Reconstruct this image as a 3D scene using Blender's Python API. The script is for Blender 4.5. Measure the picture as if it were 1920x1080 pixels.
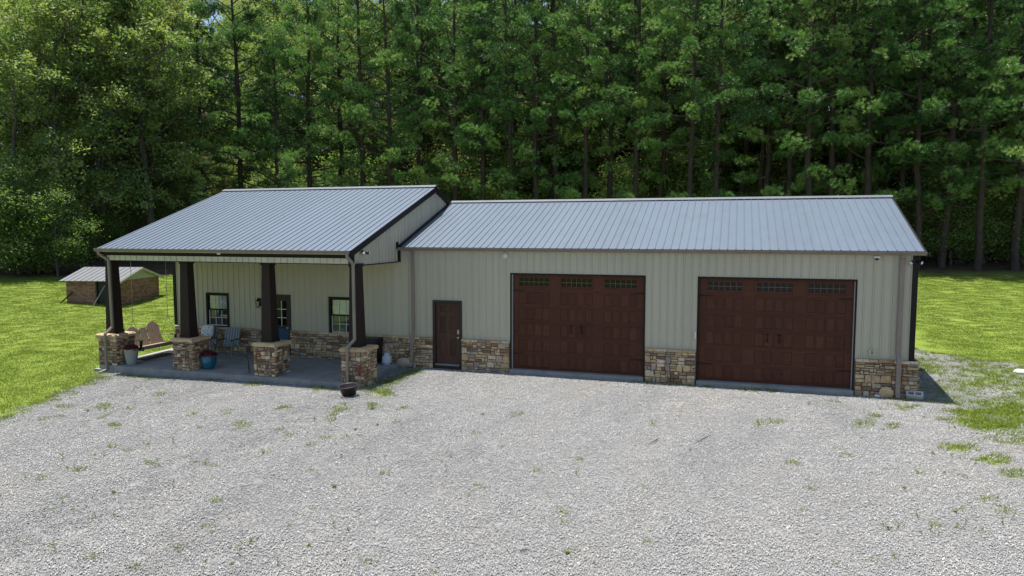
import bpy, bmesh, math, random
import numpy as np
from mathutils import Vector, Matrix

for o in list(bpy.data.objects):
    bpy.data.objects.remove(o)
SC = bpy.context.scene
COL = SC.collection
R = math.radians

# ------------------------------------------------------------------ camera, sky, sun, exposure
CAM = np.array([6.7064, -21.2314, 4.4133]); YAW, PITCH, FPX = 0.3057, -0.0821, 1321.86
cam = bpy.data.cameras.new('camera'); camo = bpy.data.objects.new('camera', cam); COL.objects.link(camo)
camo.location = CAM; camo.rotation_euler = (math.pi/2 + PITCH, 0, YAW)
cam.sensor_width = 36; cam.lens = FPX/1920*36; cam.clip_start = .1; cam.clip_end = 3000
SC.camera = camo
SUN = Vector((-.80, .19, 4.0)).normalized()          # direction towards the sun
W = bpy.data.worlds.new('World'); SC.world = W; W.use_nodes = True
_n = W.node_tree.nodes; _l = W.node_tree.links
_bg = _n.get('Background') or _n.new('ShaderNodeBackground')
_sky = _n.new('ShaderNodeTexSky'); _sky.sky_type = 'NISHITA'; _sky.sun_disc = False
_sky.sun_elevation = math.asin(SUN.z); _sky.sun_rotation = math.atan2(SUN.x, SUN.y)
_sky.altitude = 150; _sky.dust_density = 1.0
_l.new(_sky.outputs[0], _bg.inputs[0]); _bg.inputs[1].default_value = 0.09
sl = bpy.data.lights.new('sun', 'SUN'); sl.energy = 4.6; sl.angle = R(.53); sl.color = (1, .955, .88)
so = bpy.data.objects.new('sun', sl); COL.objects.link(so); so.location = (0, 0, 40)
so.rotation_euler = (-SUN).to_track_quat('-Z', 'Y').to_euler()
vs = SC.view_settings; vs.view_transform = 'Standard'; vs.look = 'None'; vs.exposure = 1.02; vs.gamma = 1; vs.use_curve_mapping = False
SC.cycles.use_denoising = True
SC.cycles.max_bounces = 4; SC.cycles.diffuse_bounces = 2; SC.cycles.glossy_bounces = 2
SC.cycles.transmission_bounces = 3; SC.cycles.transparent_max_bounces = 12

rnd = random.Random(7); rng = np.random.default_rng(11)

# ------------------------------------------------------------------ terrain and picking points on it
def sp(t, k=2.): return k*np.log1p(np.exp(np.clip(np.asarray(t, float)/k, -40, 40)))
def ss(a, b, t):
    t = np.clip((np.asarray(t, float)-a)/(b-a), 0, 1); return t*t*(3-2*t)
def ter(x, y):
    z = -.14 - .11*ss(-2.4, -4.2, x)*(1-ss(-1.5, .5, y)) - .1*ss(-6, -13, x)*(1-ss(2, 10, y))
    return z + .08*sp(y-8.) + .085*sp(-np.asarray(x, float)-16.) + .20*sp(y-34, 3.) + .05*sp(-np.asarray(x, float)-34, 3)
def ray(u, w):
    a = (u-960)/FPX; b = (540-w)/FPX
    cp, s_ = math.cos(PITCH), math.sin(PITCH); f = cp-s_*b; z = s_+cp*b
    cy, sy = math.cos(YAW), math.sin(YAW)
    return np.array([cy*a-sy*f, sy*a+cy*f, z])
def gp(u, w):                                        # the ground point seen at a photo position
    d = ray(u, w); t = 3.
    f = lambda t: (CAM+t*d)[2]-float(ter(*(CAM+t*d)[:2]))
    while f(t) > 0 and t < 300: t += .25
    a, b = t-.25, t
    for _ in range(30):
        m = (a+b)/2
        if f(m) > 0: a = m
        else: b = m
    return CAM+a*d
def at_y(y, u, w):
    d = ray(u, w); return CAM+d*((y-CAM[1])/d[1])

# ------------------------------------------------------------------ helpers
def tag(o, label=None, cat=None, group=None, kind=None):
    if label: o['label'] = label
    if cat: o['category'] = cat
    if group: o['group'] = group
    if kind: o['kind'] = kind
    return o
def empty(name, loc=(0, 0, 0), rz=0, parent=None):
    o = bpy.data.objects.new(name, None); COL.objects.link(o); o.location = loc; o.rotation_euler = (0, 0, rz)
    o.empty_display_size = .2
    if parent: o.parent = parent
    return o
def link(name, me, parent=None, loc=(0, 0, 0), rz=0):
    o = bpy.data.objects.new(name, me); COL.objects.link(o); o.location = loc; o.rotation_euler = (0, 0, rz)
    if parent: o.parent = parent
    return o
def copy_tree(o, parent=None):
    c = o.copy(); COL.objects.link(c); c.parent = parent
    for ch in o.children: copy_tree(ch, c)
    return c
class MB:
    def __init__(s): s.v = []; s.f = []; s.m = []; s.k = 0
    def add(s, vs, fs):
        b = len(s.v); s.v += [tuple(map(float, p)) for p in vs]
        for f in fs: s.f.append(tuple(i+b for i in f)); s.m.append(s.k)
    def box(s, x0, x1, y0, y1, z0, z1):
        s.add([(x0,y0,z0),(x1,y0,z0),(x1,y1,z0),(x0,y1,z0),(x0,y0,z1),(x1,y0,z1),(x1,y1,z1),(x0,y1,z1)],
              [(0,3,2,1),(4,5,6,7),(0,1,5,4),(1,2,6,5),(2,3,7,6),(3,0,4,7)]); return s
    def frustum(s, cx, cy, z0, z1, a0, b0, a1, b1):   # half sizes at the foot and the top
        s.add([(cx-a0,cy-b0,z0),(cx+a0,cy-b0,z0),(cx+a0,cy+b0,z0),(cx-a0,cy+b0,z0),(cx-a1,cy-b1,z1),(cx+a1,cy-b1,z1),(cx+a1,cy+b1,z1),(cx-a1,cy+b1,z1)],
              [(0,3,2,1),(4,5,6,7),(0,1,5,4),(1,2,6,5),(2,3,7,6),(3,0,4,7)]); return s
    def bar(s, p, q, w, h=None, up=(0,0,1)):          # a rectangular bar from p to q
        h = h or w; p = Vector(p); q = Vector(q); d = (q-p).normalized(); u = Vector(up)
        if abs(d.dot(u)) > .98: u = Vector((0, 1, 0))
        r = d.cross(u).normalized(); u = r.cross(d)
        c = []
        for e in (p, q):
            for a, b in ((-1,-1),(1,-1),(1,1),(-1,1)): c.append(e+r*(a*w/2)+u*(b*h/2))
        s.add(c, [(3,2,1,0),(4,5,6,7),(0,1,5,4),(1,2,6,5),(2,3,7,6),(3,0,4,7)]); return s
    def tube(s, pts, rad, n=8, cap=True):
        pts = [Vector(p) for p in pts]; m = len(pts)
        if not hasattr(rad, '__len__'): rad = [rad]*m
        vs = []; ref = None
        for i, p in enumerate(pts):
            d = (pts[min(i+1, m-1)]-pts[max(i-1, 0)]).normalized()
            if ref is None: ref = Vector((1,0,0)) if abs(d.x) < .8 else Vector((0,1,0))
            a = (ref-d*ref.dot(d)).normalized(); ref = a; b = d.cross(a)
            for k in range(n):
                t = 2*math.pi*k/n; vs.append(p+(a*math.cos(t)+b*math.sin(t))*rad[i])
        fs = [(i*n+k, i*n+(k+1) % n, (i+1)*n+(k+1) % n, (i+1)*n+k) for i in range(m-1) for k in range(n)]
        if cap: fs += [tuple(range(n-1, -1, -1)), tuple((m-1)*n+k for k in range(n))]
        s.add(vs, fs); return s
    def lathe(s, prof, n=24, c=(0, 0, 0)):
        vs = [(c[0]+r*math.cos(2*math.pi*k/n), c[1]+r*math.sin(2*math.pi*k/n), c[2]+z) for r, z in prof for k in range(n)]
        m = len(prof)
        s.add(vs, [(i*n+k, i*n+(k+1) % n, (i+1)*n+(k+1) % n, (i+1)*n+k) for i in range(m-1) for k in range(n)]); return s
    def prism(s, poly, d, fn):                        # 2-D outline, thickness d, fn(a, b, t) -> point
        n = len(poly); vs = [fn(a, b, 0) for a, b in poly]+[fn(a, b, d) for a, b in poly]
        s.add(vs, [tuple(range(n-1, -1, -1)), tuple(range(n, 2*n))]+[(i, (i+1) % n, n+(i+1) % n, n+i) for i in range(n)]); return s
    def mesh(s, name, mat, smooth=False):
        me = bpy.data.meshes.new(name); me.from_pydata(s.v, [], s.f)
        for m in (mat if isinstance(mat, (list, tuple)) else [mat]): me.materials.append(m)
        if any(s.m): me.polygons.foreach_set('material_index', s.m)
        bm = bmesh.new(); bm.from_mesh(me); bmesh.ops.recalc_face_normals(bm, faces=bm.faces); bm.to_mesh(me); bm.free()
        if smooth: me.polygons.foreach_set('use_smooth', [True]*len(me.polygons))
        return me
    def build(s, name, mat, parent=None, loc=(0, 0, 0), rz=0, smooth=False):
        return link(name, s.mesh(name, mat, smooth), parent, loc, rz)
def bevel(o, w=.008, seg=2):
    b = o.modifiers.new('bevel', 'BEVEL'); b.width = w; b.segments = seg; b.limit_method = 'ANGLE'; return o

# ------------------------------------------------------------------ materials
def mat(name):
    m = bpy.data.materials.new(name); m.use_nodes = True; nt = m.node_tree
    p = nt.nodes['Principled BSDF']; return m, nt, p
def N(nt, t, **kw):
    n = nt.nodes.new('ShaderNode'+t)
    for k, v in kw.items():
        if k.startswith('i_'):
            key = k[2:]; key = int(key) if key.isdigit() else key.replace('_', ' ')
            n.inputs[key].default_value = v
        else: setattr(n, k, v)
    return n
def ramp(nt, fac, stops, interp='LINEAR'):
    r = N(nt, 'ValToRGB'); e = r.color_ramp.elements; r.color_ramp.interpolation = interp
    while len(e) > 1: e.remove(e[-1])
    e[0].position = stops[0][0]; e[0].color = (*stops[0][1], 1)
    for q, c in stops[1:]:
        x = e.new(q); x.color = (*c, 1)
    if fac is not None: nt.links.new(fac, r.inputs[0])
    return r
def coords(nt, scale=(1, 1, 1), kind='Object'):
    t = N(nt, 'TexCoord'); m = N(nt, 'Mapping'); m.inputs['Scale'].default_value = scale
    nt.links.new(t.outputs[kind], m.inputs[0]); return m.outputs[0]
def mixc(nt, fac, a, b, mode='MIX'):
    m = N(nt, 'Mix', data_type='RGBA', blend_type=mode)
    for s, v in ((m.inputs[0], fac), (m.inputs[6], a), (m.inputs[7], b)):
        if hasattr(v, 'links'): nt.links.new(v, s)
        else: s.default_value = v if not hasattr(v, '__len__') else (*v, 1)[:4]
    return m.outputs[2]
def simple(name, col, rough=.6, metal=0., var=.12, scale=3., spec=.4, bump=0., bscale=40., stretch=(1, 1, 1), kind='Object'):
    col = [x*.78 for x in col]; m, nt, p = mat(name); c = coords(nt, stretch, kind)
    n = N(nt, 'TexNoise', i_Scale=scale, i_Detail=6., i_Roughness=.65); nt.links.new(c, n.inputs['Vector'])
    r = ramp(nt, n.outputs[0], [(.3, [x*(1-var) for x in col]), (.7, [min(1, x*(1+var)) for x in col])])
    nt.links.new(r.outputs[0], p.inputs['Base Color'])
    p.inputs['Roughness'].default_value = rough; p.inputs['Metallic'].default_value = metal
    p.inputs['Specular IOR Level'].default_value = spec
    if bump:
        b = N(nt, 'TexNoise', i_Scale=bscale, i_Detail=4.); nt.links.new(c, b.inputs['Vector'])
        bb = N(nt, 'Bump', i_Strength=bump, i_Distance=.01); nt.links.new(b.outputs[0], bb.inputs['Height']); nt.links.new(bb.outputs[0], p.inputs['Normal'])
    return m

def streaky(name, col, rough, metal, dark, amt, sx=(9, 9, .25), spec=.4):
    col = [x*.78 for x in col]; dark = [x*.78 for x in dark]; m, nt, p = mat(name); c = coords(nt, sx, 'Object')
    n = N(nt, 'TexNoise', i_Scale=1., i_Detail=7., i_Roughness=.7); nt.links.new(c, n.inputs['Vector'])
    n2 = N(nt, 'TexNoise', i_Scale=.6, i_Detail=3.); nt.links.new(coords(nt, (1, 1, 1)), n2.inputs['Vector'])
    r = ramp(nt, n.outputs[0], [(.42, (0, 0, 0)), (.75, (1, 1, 1))])
    mu = N(nt, 'Math', operation='MULTIPLY'); nt.links.new(r.outputs[0], mu.inputs[0]); nt.links.new(n2.outputs[0], mu.inputs[1])
    m2 = N(nt, 'Math', operation='MULTIPLY', i_1=amt); nt.links.new(mu.outputs[0], m2.inputs[0])
    cc = mixc(nt, m2.outputs[0], col, dark)
    oi = N(nt, 'ObjectInfo'); v = ramp(nt, oi.outputs['Random'], [(0, (.94, .94, .94)), (1, (1.0, 1.0, 1.0))])
    cc = mixc(nt, 1., cc, v.outputs[0], 'MULTIPLY')
    nt.links.new(cc, p.inputs['Base Color'])
    p.inputs['Roughness'].default_value = rough; p.inputs['Metallic'].default_value = metal; p.inputs['Specular IOR Level'].default_value = spec
    return m
M = {}
M['siding'] = streaky('siding', (.56, .518, .395), .5, 0, (.24, .23, .17), .35)
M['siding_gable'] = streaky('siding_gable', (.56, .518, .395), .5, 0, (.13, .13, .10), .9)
M['roof'] = streaky('roof_metal', (.145, .184, .232), .42, .2, (.105, .125, .15), .8, (4, .3, 4))
M['ridge'] = simple('ridge_cap', (.15, .165, .18), .45, .2)
M['trim'] = simple('dark_trim', (.014, .0112, .0105), .55, spec=.2)
M['trim_brown'] = simple('brown_trim', (.035, .022, .018), .55)
M['column'] = simple('column_wrap', (.033, .0215, .018), .55, var=.08, spec=.15)
M['muntin_brown'] = simple('muntin_brown', (.13, .085, .065), .5)
M['gutter'] = simple('gutter_tan', (.25, .20, .165), .45, var=.1)
M['downspout'] = simple('downspout_tan', (.27, .22, .19), .42, var=.12)
M['beige'] = simple('beam_beige', (.58, .56, .44), .55)
M['white'] = simple('white_paint', (.75, .75, .72), .5)
M['block'] = simple('pale_block', (.55, .55, .52), .85)
M['concrete'] = simple('concrete', (.29, .295, .285), .8, var=.22, scale=2.2, bump=.3, bscale=30)
M['mortar'] = simple('mortar', (.16, .132, .105), .95, bump=.6, bscale=60)
M['black'] = simple('black_plastic', (.012, .012, .013), .45)
M['iron'] = simple('black_iron', (.01, .01, .01), .4, .4)
M['steel'] = simple('steel', (.5, .5, .5), .3, 1.)
M['propane'] = simple('tank_white', (.6, .63, .68), .4, var=.1)
M['red_flower'] = simple('red_flower', (.14, .006, .012), .6, var=.5, scale=30)
M['pot_leaf'] = simple('pot_leaf', (.03, .06, .02), .6)
M['soil'] = simple('soil', (.04, .03, .02), .95)
M['pot_white'] = simple('pot_white', (.37, .37, .36), .45)
M['pot_blue'] = simple('pot_blue', (.012, .13, .22), .18, var=.25, scale=5, spec=.6)
M['tub'] = simple('tub_brown', (.03, .02, .02), .5)
M['swing'] = simple('swing_wood', (.34, .25, .19), .6, var=.15, scale=6)
M['swing_dark'] = simple('swing_dark', (.04, .025, .022), .6)
M['chain'] = simple('chain', (.3, .3, .28), .45, .8)
M['mat_rubber'] = simple('mat_rubber', (.06, .055, .05), .8)
M['bark'] = simple('pine_bark', (.07, .05, .04), .95, var=.4, scale=5, bump=.8, bscale=14, stretch=(1, 1, .3))
M['bark_grey'] = simple('grey_bark', (.13, .115, .1), .95, var=.4, scale=4, bump=.6, bscale=14, stretch=(1, 1, .3))
M['brick_mortar'] = simple('brick_mortar', (.3, .25, .2), .95)
M['shed_roof'] = simple('shed_roof', (.175, .185, .2), .5, .2, var=.07)
M['cream'] = simple('cream_board', (.5, .5, .36), .6)
M['red_metal'] = simple('red_metal', (.22, .03, .025), .5)
M['blue_door'] = simple('blue_door', (.015, .075, .15), .45)
M['blind'] = simple('blind', (.75, .77, .70), .7)
M['stick'] = simple('stick', (.12, .09, .07), .9, var=.3, scale=20)
M['pillow'], _nt, _p = mat('floral_cloth')
_v = N(_nt, 'TexVoronoi', i_Scale=16.); _nt.links.new(coords(_nt), _v.inputs['Vector'])
_r = ramp(_nt, _v.outputs['Distance'], [(.0, (.05, .06, .09)), (.28, (.12, .12, .14)), (.34, (.62, .62, .6))]); _nt.links.new(_r.outputs[0], _p.inputs['Base Color']); _p.inputs['Roughness'].default_value = .9
M['sling'], _nt, _p = mat('striped_sling')
_w = N(_nt, 'TexWave', i_Scale=3.2, bands_direction='X'); _nt.links.new(coords(_nt), _w.inputs['Vector'])
_r = ramp(_nt, _w.outputs['Fac'], [(.4, (.09, .12, .13)), (.6, (.25, .27, .26))]); _nt.links.new(_r.outputs[0], _p.inputs['Base Color']); _p.inputs['Roughness'].default_value = .8
def glassy(name, col, rough=.08, spec=.25):
    m, nt, p = mat(name); p.inputs['Base Color'].default_value = (*col, 1); p.inputs['Roughness'].default_value = rough
    p.inputs['Specular IOR Level'].default_value = spec; return m
M['glass_dark'] = glassy('dark_glass', (.006, .006, .006))
m, nt, p = mat('window_glass')                        # clear pane, blinds show behind it
g1 = N(nt, 'BsdfGlossy', i_Roughness=.03); t1 = N(nt, 'BsdfTransparent'); t1.inputs[0].default_value = (.97, .985, .98, 1); mx = N(nt, 'MixShader')
mx.inputs[0].default_value = .09; nt.links.new(t1.outputs[0], mx.inputs[1]); nt.links.new(g1.outputs[0], mx.inputs[2])
nt.links.new(mx.outputs[0], nt.nodes['Material Output'].inputs[0]); M['glass'] = m
m2 = m.copy(); m2.name = 'screened_glass'; [n for n in m2.node_tree.nodes if n.bl_idname == 'ShaderNodeBsdfTransparent'][0].inputs[0].default_value = (.5, .55, .58, 1); M['glass_screen'] = m2
# stained wood grain on the garage doors
def wood(name, a, b, sc=(1.2, 9, 22)):
    m, nt, p = mat(name); n = N(nt, 'TexNoise', i_Scale=2.2, i_Detail=9., i_Roughness=.7, i_Distortion=.6); nt.links.new(coords(nt, sc), n.inputs['Vector'])
    r = ramp(nt, n.outputs[0], [(.3, a), (.72, b)]); oi = N(nt, 'ObjectInfo')
    v = ramp(nt, oi.outputs['Random'], [(0, (.78, .78, .78)), (1, (1.15, 1.15, 1.15))])
    nt.links.new(mixc(nt, 1., r.outputs[0], v.outputs[0], 'MULTIPLY'), p.inputs['Base Color']); p.inputs['Roughness'].default_value = .55; p.inputs['Specular IOR Level'].default_value = .18
    return m
M['door_wood'] = wood('door_wood', (.054, .019, .0108), (.106, .038, .0205))
M['door_wood_v'] = wood('door_wood_upright', (.044, .0155, .0088), (.11, .040, .0215), (24, 9, 1.2))
M['man_door'] = wood('weathered_door', (.045, .022, .0145), (.092, .053, .037), (16, 9, 1.2))
# field stone: a tone for each stone
STONE = [(.45, .36, .23), (.36, .29, .195), (.27, .205, .14), (.17, .125, .09), (.33, .295, .25), (.23, .21, .185), (.22, .125, .075), (.50, .43, .33), (.12, .095, .08), (.38, .29, .175)]
MST = []
for i, c in enumerate([(c[0]*1.12, c[1]*1.02, c[2]*.9) for c in STONE]):
    m, nt, p = mat('field_stone_%d' % i); co = coords(nt)
    n = N(nt, 'TexNoise', i_Scale=9., i_Detail=8., i_Roughness=.72); nt.links.new(co, n.inputs['Vector'])
    r = ramp(nt, n.outputs[0], [(.28, [x*.55 for x in c]), (.5, c), (.75, [min(1, x*1.3) for x in c])])
    nt.links.new(r.outputs[0], p.inputs['Base Color']); p.inputs['Roughness'].default_value = .9
    b = N(nt, 'Bump', i_Strength=.9, i_Distance=.02); nt.links.new(n.outputs[0], b.inputs['Height']); nt.links.new(b.outputs[0], p.inputs['Normal'])
    MST.append(m)
# foliage: colour by a tone stored per tuft and by plant, light passing through
def foliage(name, stops, trans=.35, tcol=(1.1, 1.25, .5), rough=.55, ovar=.25, spec=.25, pos=0.):
    m, nt, p = mat(name); a = N(nt, 'Attribute', attribute_name='tone'); oi = N(nt, 'ObjectInfo')
    mm = N(nt, 'MapRange', i_1=0., i_2=1., i_3=-ovar, i_4=ovar); nt.links.new(oi.outputs['Random'], mm.inputs[0])
    ad = N(nt, 'Math', operation='ADD', use_clamp=True); nt.links.new(a.outputs['Fac'], ad.inputs[0]); nt.links.new(mm.outputs[0], ad.inputs[1])
    if pos:                                           # uneven growth across the lawn
        ge = N(nt, 'NewGeometry'); nz = N(nt, 'TexNoise', i_Scale=.33, i_Detail=5., i_Roughness=.65); nt.links.new(ge.outputs['Position'], nz.inputs['Vector'])
        mr = N(nt, 'MapRange', i_1=.3, i_2=.7, i_3=-pos, i_4=pos); nt.links.new(nz.outputs[0], mr.inputs[0])
        a2_ = N(nt, 'Math', operation='ADD', use_clamp=True); nt.links.new(ad.outputs[0], a2_.inputs[0]); nt.links.new(mr.outputs[0], a2_.inputs[1]); ad = a2_
    r = ramp(nt, ad.outputs[0], stops); nt.links.new(r.outputs[0], p.inputs['Base Color']); p.inputs['Roughness'].default_value = rough; p.inputs['Specular IOR Level'].default_value = spec
    tr = N(nt, 'BsdfTranslucent'); nt.links.new(mixc(nt, 1., r.outputs[0], tcol, 'MULTIPLY'), tr.inputs[0])
    mx = N(nt, 'MixShader', i_0=trans); nt.links.new(p.outputs[0], mx.inputs[1]); nt.links.new(tr.outputs[0], mx.inputs[2])
    nt.links.new(mx.outputs[0], nt.nodes['Material Output'].inputs[0]); return m
M['needles'] = foliage('pine_needles', [(0, (.035, .088, .028)), (.45, (.10, .205, .057)), (.8, (.19, .31, .085)), (1, (.27, .375, .11))], .24, (.9, 1.2, .6), .42, .25, .45)
M['leaves'] = foliage('broad_leaves', [(0, (.085, .15, .05)), (.5, (.15, .225, .068)), (1, (.26, .31, .095))], .45)
M['leaves_olive'] = foliage('olive_leaves', [(0, (.145, .19, .07)), (.5, (.22, .265, .10)), (1, (.32, .34, .15))], .4)
M['leaves_pale'] = foliage('pale_leaves', [(0, (.105, .165, .06)), (.5, (.18, .25, .09)), (1, (.30, .345, .135))], .4)
M['strap'] = simple('strap_iron', (.03, .02, .017), .6, spec=.15)
M['grass'] = foliage('grass_blades', [(0, (.115, .17, .022)), (.55, (.175, .226, .038)), (.9, (.222, .25, .06)), (1, (.28, .262, .10))], .3, ovar=.0, pos=.2)
M['weed'] = foliage('weed_leaves', [(0, (.09, .14, .03)), (.6, (.17, .215, .05)), (1, (.28, .26, .12))], .3)

# ------------------------------------------------------------------ ground sheet: gravel, lawn and forest floor on one terrain
def vnoise(x, y, s, seed=0):
    x = np.asarray(x, float)*s+seed*17.3; y = np.asarray(y, float)*s+seed*9.1
    xi = np.floor(x); yi = np.floor(y); fx = x-xi; fy = y-yi; fx = fx*fx*(3-2*fx); fy = fy*fy*(3-2*fy)
    def h(a, b):
        t = np.sin(a*127.1+b*311.7+seed*3.7)*43758.5453; return t-np.floor(t)
    return (h(xi, yi)*(1-fx)+h(xi+1, yi)*fx)*(1-fy)+(h(xi, yi+1)*(1-fx)+h(xi+1, yi+1)*fx)*fy
def fbm(x, y, s, seed=0): return .5*vnoise(x, y, s, seed)+.3*vnoise(x, y, s*2.1, seed+1)+.2*vnoise(x, y, s*4.3, seed+2)
def forest_edge(x):
    x = np.asarray(x, float)
    e = np.where(x > -15, 29.5, np.where(x > -33, 10+(x+33)*1.083, 10+(x+33)*1.4))
    return e
# green patches that break the gravel: photo position and half extents
PATCH = [(1820, 783, 60, 9), (1870, 803, 60, 13), (1908, 826, 40, 14), (1850, 773, 75, 9), (1790, 770, 34, 6), (1880, 795, 45, 12), (1830, 790, 60, 8), (1798, 838, 36, 9), (1858, 862, 34, 10), (1900, 890, 28, 8), (1915, 830, 30, 10), (1905, 770, 35, 30),
         (262, 1066, 22, 10), (366, 1016, 13, 7), (340, 1030, 12, 5), (305, 1053, 10, 4), (1287, 956, 22, 5), (1150, 958, 12, 4), (1047, 958, 10, 5), (1060, 981, 12, 3), (900, 912, 10, 3), (213, 836, 8, 6),
         (448, 792, 18, 7), (455, 800, 16, 6), (195, 765, 16, 10), (200, 785, 14, 8), (215, 800, 12, 5), (265, 834, 14, 4), (230, 848, 12, 5), (302, 739, 11, 5), (525, 765, 22, 6), (545, 815, 12, 4), (498, 847, 8, 3),
         (625, 780, 16, 10), (640, 765, 20, 8), (762, 767, 14, 6), (1450, 790, 30, 6), (1425, 795, 22, 4), (1620, 795, 30, 9), (1640, 783, 24, 6), (1670, 800, 16, 6), (1700, 765, 22, 8), (1560, 755, 16, 4), (1695, 748, 30, 6),
         (1690, 760, 26, 5), (1270, 1068, 18, 5), (1345, 1030, 10, 4), (1640, 1060, 14, 6), (1740, 1065, 16, 8), (1830, 1000, 14, 8), (1880, 960, 18, 8), (1900, 1000, 16, 8), (1850, 930, 16, 6), (1680, 1040, 10, 6), (700, 764, 12, 5), (720, 735, 26, 9), (706, 722, 14, 10), (640, 728, 20, 5)]
ELL = []
_r = random.Random(33); NP = len(PATCH)
for _ in range(210): PATCH.append((_r.choice([_r.uniform(20, 760), _r.uniform(20, 700), _r.uniform(40, 1300), _r.uniform(1480, 1900)]), 1075-320*_r.random(), _r.uniform(5, 12), _r.uniform(2, 5)))
DENSE = set(range(15))|{16, 17, 18, 21, 54, 55}
for i_, (u, v, a, b) in enumerate(PATCH):
    c = gp(u, v)[:2]; e1 = gp(u+a, v)[:2]-c; e2 = gp(u, v-b)[:2]-c
    ELL.append((c, np.linalg.inv(np.array([e1, e2]).T), (.95 if i_ in DENSE else .62 if i_ < NP else .55)))
def grass_mask(x, y):
    x = np.asarray(x, float); y = np.asarray(y, float); n = fbm(x, y, 1.1, 3)-.5; n2 = fbm(x, y, .35, 8)-.5
    xb = np.where(y < -3.65, -12.65+.43*(-3.65-y), -13.0)
    left = ss(-.5, .5, (xb-x)+n*1.1+.1)
    yb = 7.6-.85*np.clip(x-13.5, -2, 3)-.25*np.clip(x-16.5, 0, 60)
    right = ss(-.6, .6, (y-yb)+n*1.5)*ss(10.5, 11.5, x)
    back = ss(8.5, 9.5, y)
    g = np.maximum(np.maximum(left, right), back)
    # thin growth in the gravel at the right and along the foot of the porch
    thin = ss(11.3, 13.5, x+n2*2)*ss(-7, -3.5, y+n2*3)*(.68+1.4*n+.5*n2)+ss(9.2, 12.5, x+n2*3)*ss(-5, -9, y)*(.16+1.1*n)
    foot = .62*ss(.45, .1, np.abs(y+3.42+n*.3))*ss(-13.6, -13.2, x)*ss(-3.3, -3.7, x)*ss(.38, .6, n+.5)
    foot2 = .7*ss(.35, .05, np.abs(y+.28+n*.2))*ss(-3.6, -3.2, x)*ss(.5, .64, n+.5)
    gab = .8*ss(.7, .1, np.abs(x+3.15+n*.5))*ss(-3.4, -3., y)*ss(-.2, -.5, y)
    g = np.maximum(g, np.clip(np.maximum(np.maximum(thin, foot), np.maximum(foot2, gab)), 0, .75))
    for c, I, am_ in ELL:
        q0 = (x-c[0])*I[0, 0]+(y-c[1])*I[0, 1]; q1 = (x-c[0])*I[1, 0]+(y-c[1])*I[1, 1]
        d = np.sqrt(q0*q0+q1*q1)+n*1.2
        g = np.maximum(g, am_*ss(1.25, .5, d))
    return g
def axis(lo, hi, d, far_lo, far_hi, grow=1.22):
    a = list(np.arange(lo, hi+1e-6, d)); s = d
    while a[-1] < far_hi: s *= grow; a.append(a[-1]+s)
    s = d; b = [lo]
    while b[-1] > far_lo: s *= grow; b.append(b[-1]-s)
    return np.array(b[1:][::-1]+a)
gx = axis(-26, 24, .22, -420, 420); gy = axis(-19, 12, .22, -420, 520, 1.1)
GX, GY = np.meshgrid(gx, gy); nx, ny = len(gx), len(gy)
GZ = ter(GX, GY)-.010*fbm(GX, GY, 1.4, 21)
me = bpy.data.meshes.new('ground')
ii = np.arange(nx*ny).reshape(ny, nx)
F = np.stack([ii[:-1, :-1], ii[:-1, 1:], ii[1:, 1:], ii[1:, :-1]], -1).reshape(-1, 4)
me.from_pydata(np.stack([GX, GY, GZ], -1).reshape(-1, 3).tolist(), [], F.tolist())
me.attributes.new('grass', 'FLOAT', 'POINT').data.foreach_set('value', grass_mask(GX, GY).astype(np.float32).ravel())
me.attributes.new('forest', 'FLOAT', 'POINT').data.foreach_set('value', ss(-.9, .9, GY-forest_edge(GX)+2.5*(fbm(GX, GY, .6, 5)-.5)).astype(np.float32).ravel())
me.polygons.foreach_set('use_smooth', [True]*len(me.polygons))
m, nt, p = mat('ground_cover'); c = coords(nt, kind='Object')
vo = N(nt, 'TexVoronoi', i_Scale=34., i_Randomness=1.); nt.links.new(c, vo.inputs['Vector'])
sepc = N(nt, 'SeparateColor'); nt.links.new(vo.outputs['Color'], sepc.inputs[0])
gr = ramp(nt, sepc.outputs[0], [(0, (.14, .14, .137)), (.35, (.18, .179, .175)), (.8, (.21, .208, .203)), (1, (.245, .242, .236))])
nb = N(nt, 'TexNoise', i_Scale=.45, i_Detail=6., i_Roughness=.6); nt.links.new(c, nb.inputs['Vector'])
tan = ramp(nt, nb.outputs[0], [(.52, (0, 0, 0)), (.72, (1, 1, 1))])
tm = N(nt, 'Math', operation='MULTIPLY', i_1=.3); nt.links.new(tan.outputs[0], tm.inputs[0])
g1 = mixc(nt, tm.outputs[0], gr.outputs[0], (.205, .17, .13))
ng = N(nt, 'TexNoise', i_Scale=.35, i_Detail=8., i_Roughness=.7); nt.links.new(c, ng.inputs['Vector'])
gs = ramp(nt, ng.outputs[0], [(.3, (.10, .148, .02)), (.55, (.14, .188, .03)), (.75, (.168, .196, .048))])
fs_ = N(nt, 'TexNoise', i_Scale=1.6, i_Detail=8., i_Roughness=.75); nt.links.new(c, fs_.inputs['Vector'])
fo = ramp(nt, fs_.outputs[0], [(.3, (.03, .024, .014)), (.6, (.085, .055, .035)), (.8, (.16, .11, .07))])
a1 = N(nt, 'Attribute', attribute_name='grass'); a2 = N(nt, 'Attribute', attribute_name='forest')
gm = ramp(nt, a1.outputs['Fac'], [(.38, (0, 0, 0)), (.92, (1, 1, 1))])
cc = mixc(nt, gm.outputs[0], g1, gs.outputs[0]); cc = mixc(nt, a2.outputs['Fac'], cc, fo.outputs[0])
nt.links.new(cc, p.inputs['Base Color']); p.inputs['Roughness'].default_value = .95; p.inputs['Specular IOR Level'].default_value = .15
bu = N(nt, 'Bump', i_Strength=.25, i_Distance=.01); nt.links.new(vo.outputs['Distance'], bu.inputs['Height']); nt.links.new(bu.outputs[0], p.inputs['Normal'])
me.materials.append(m)
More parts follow.
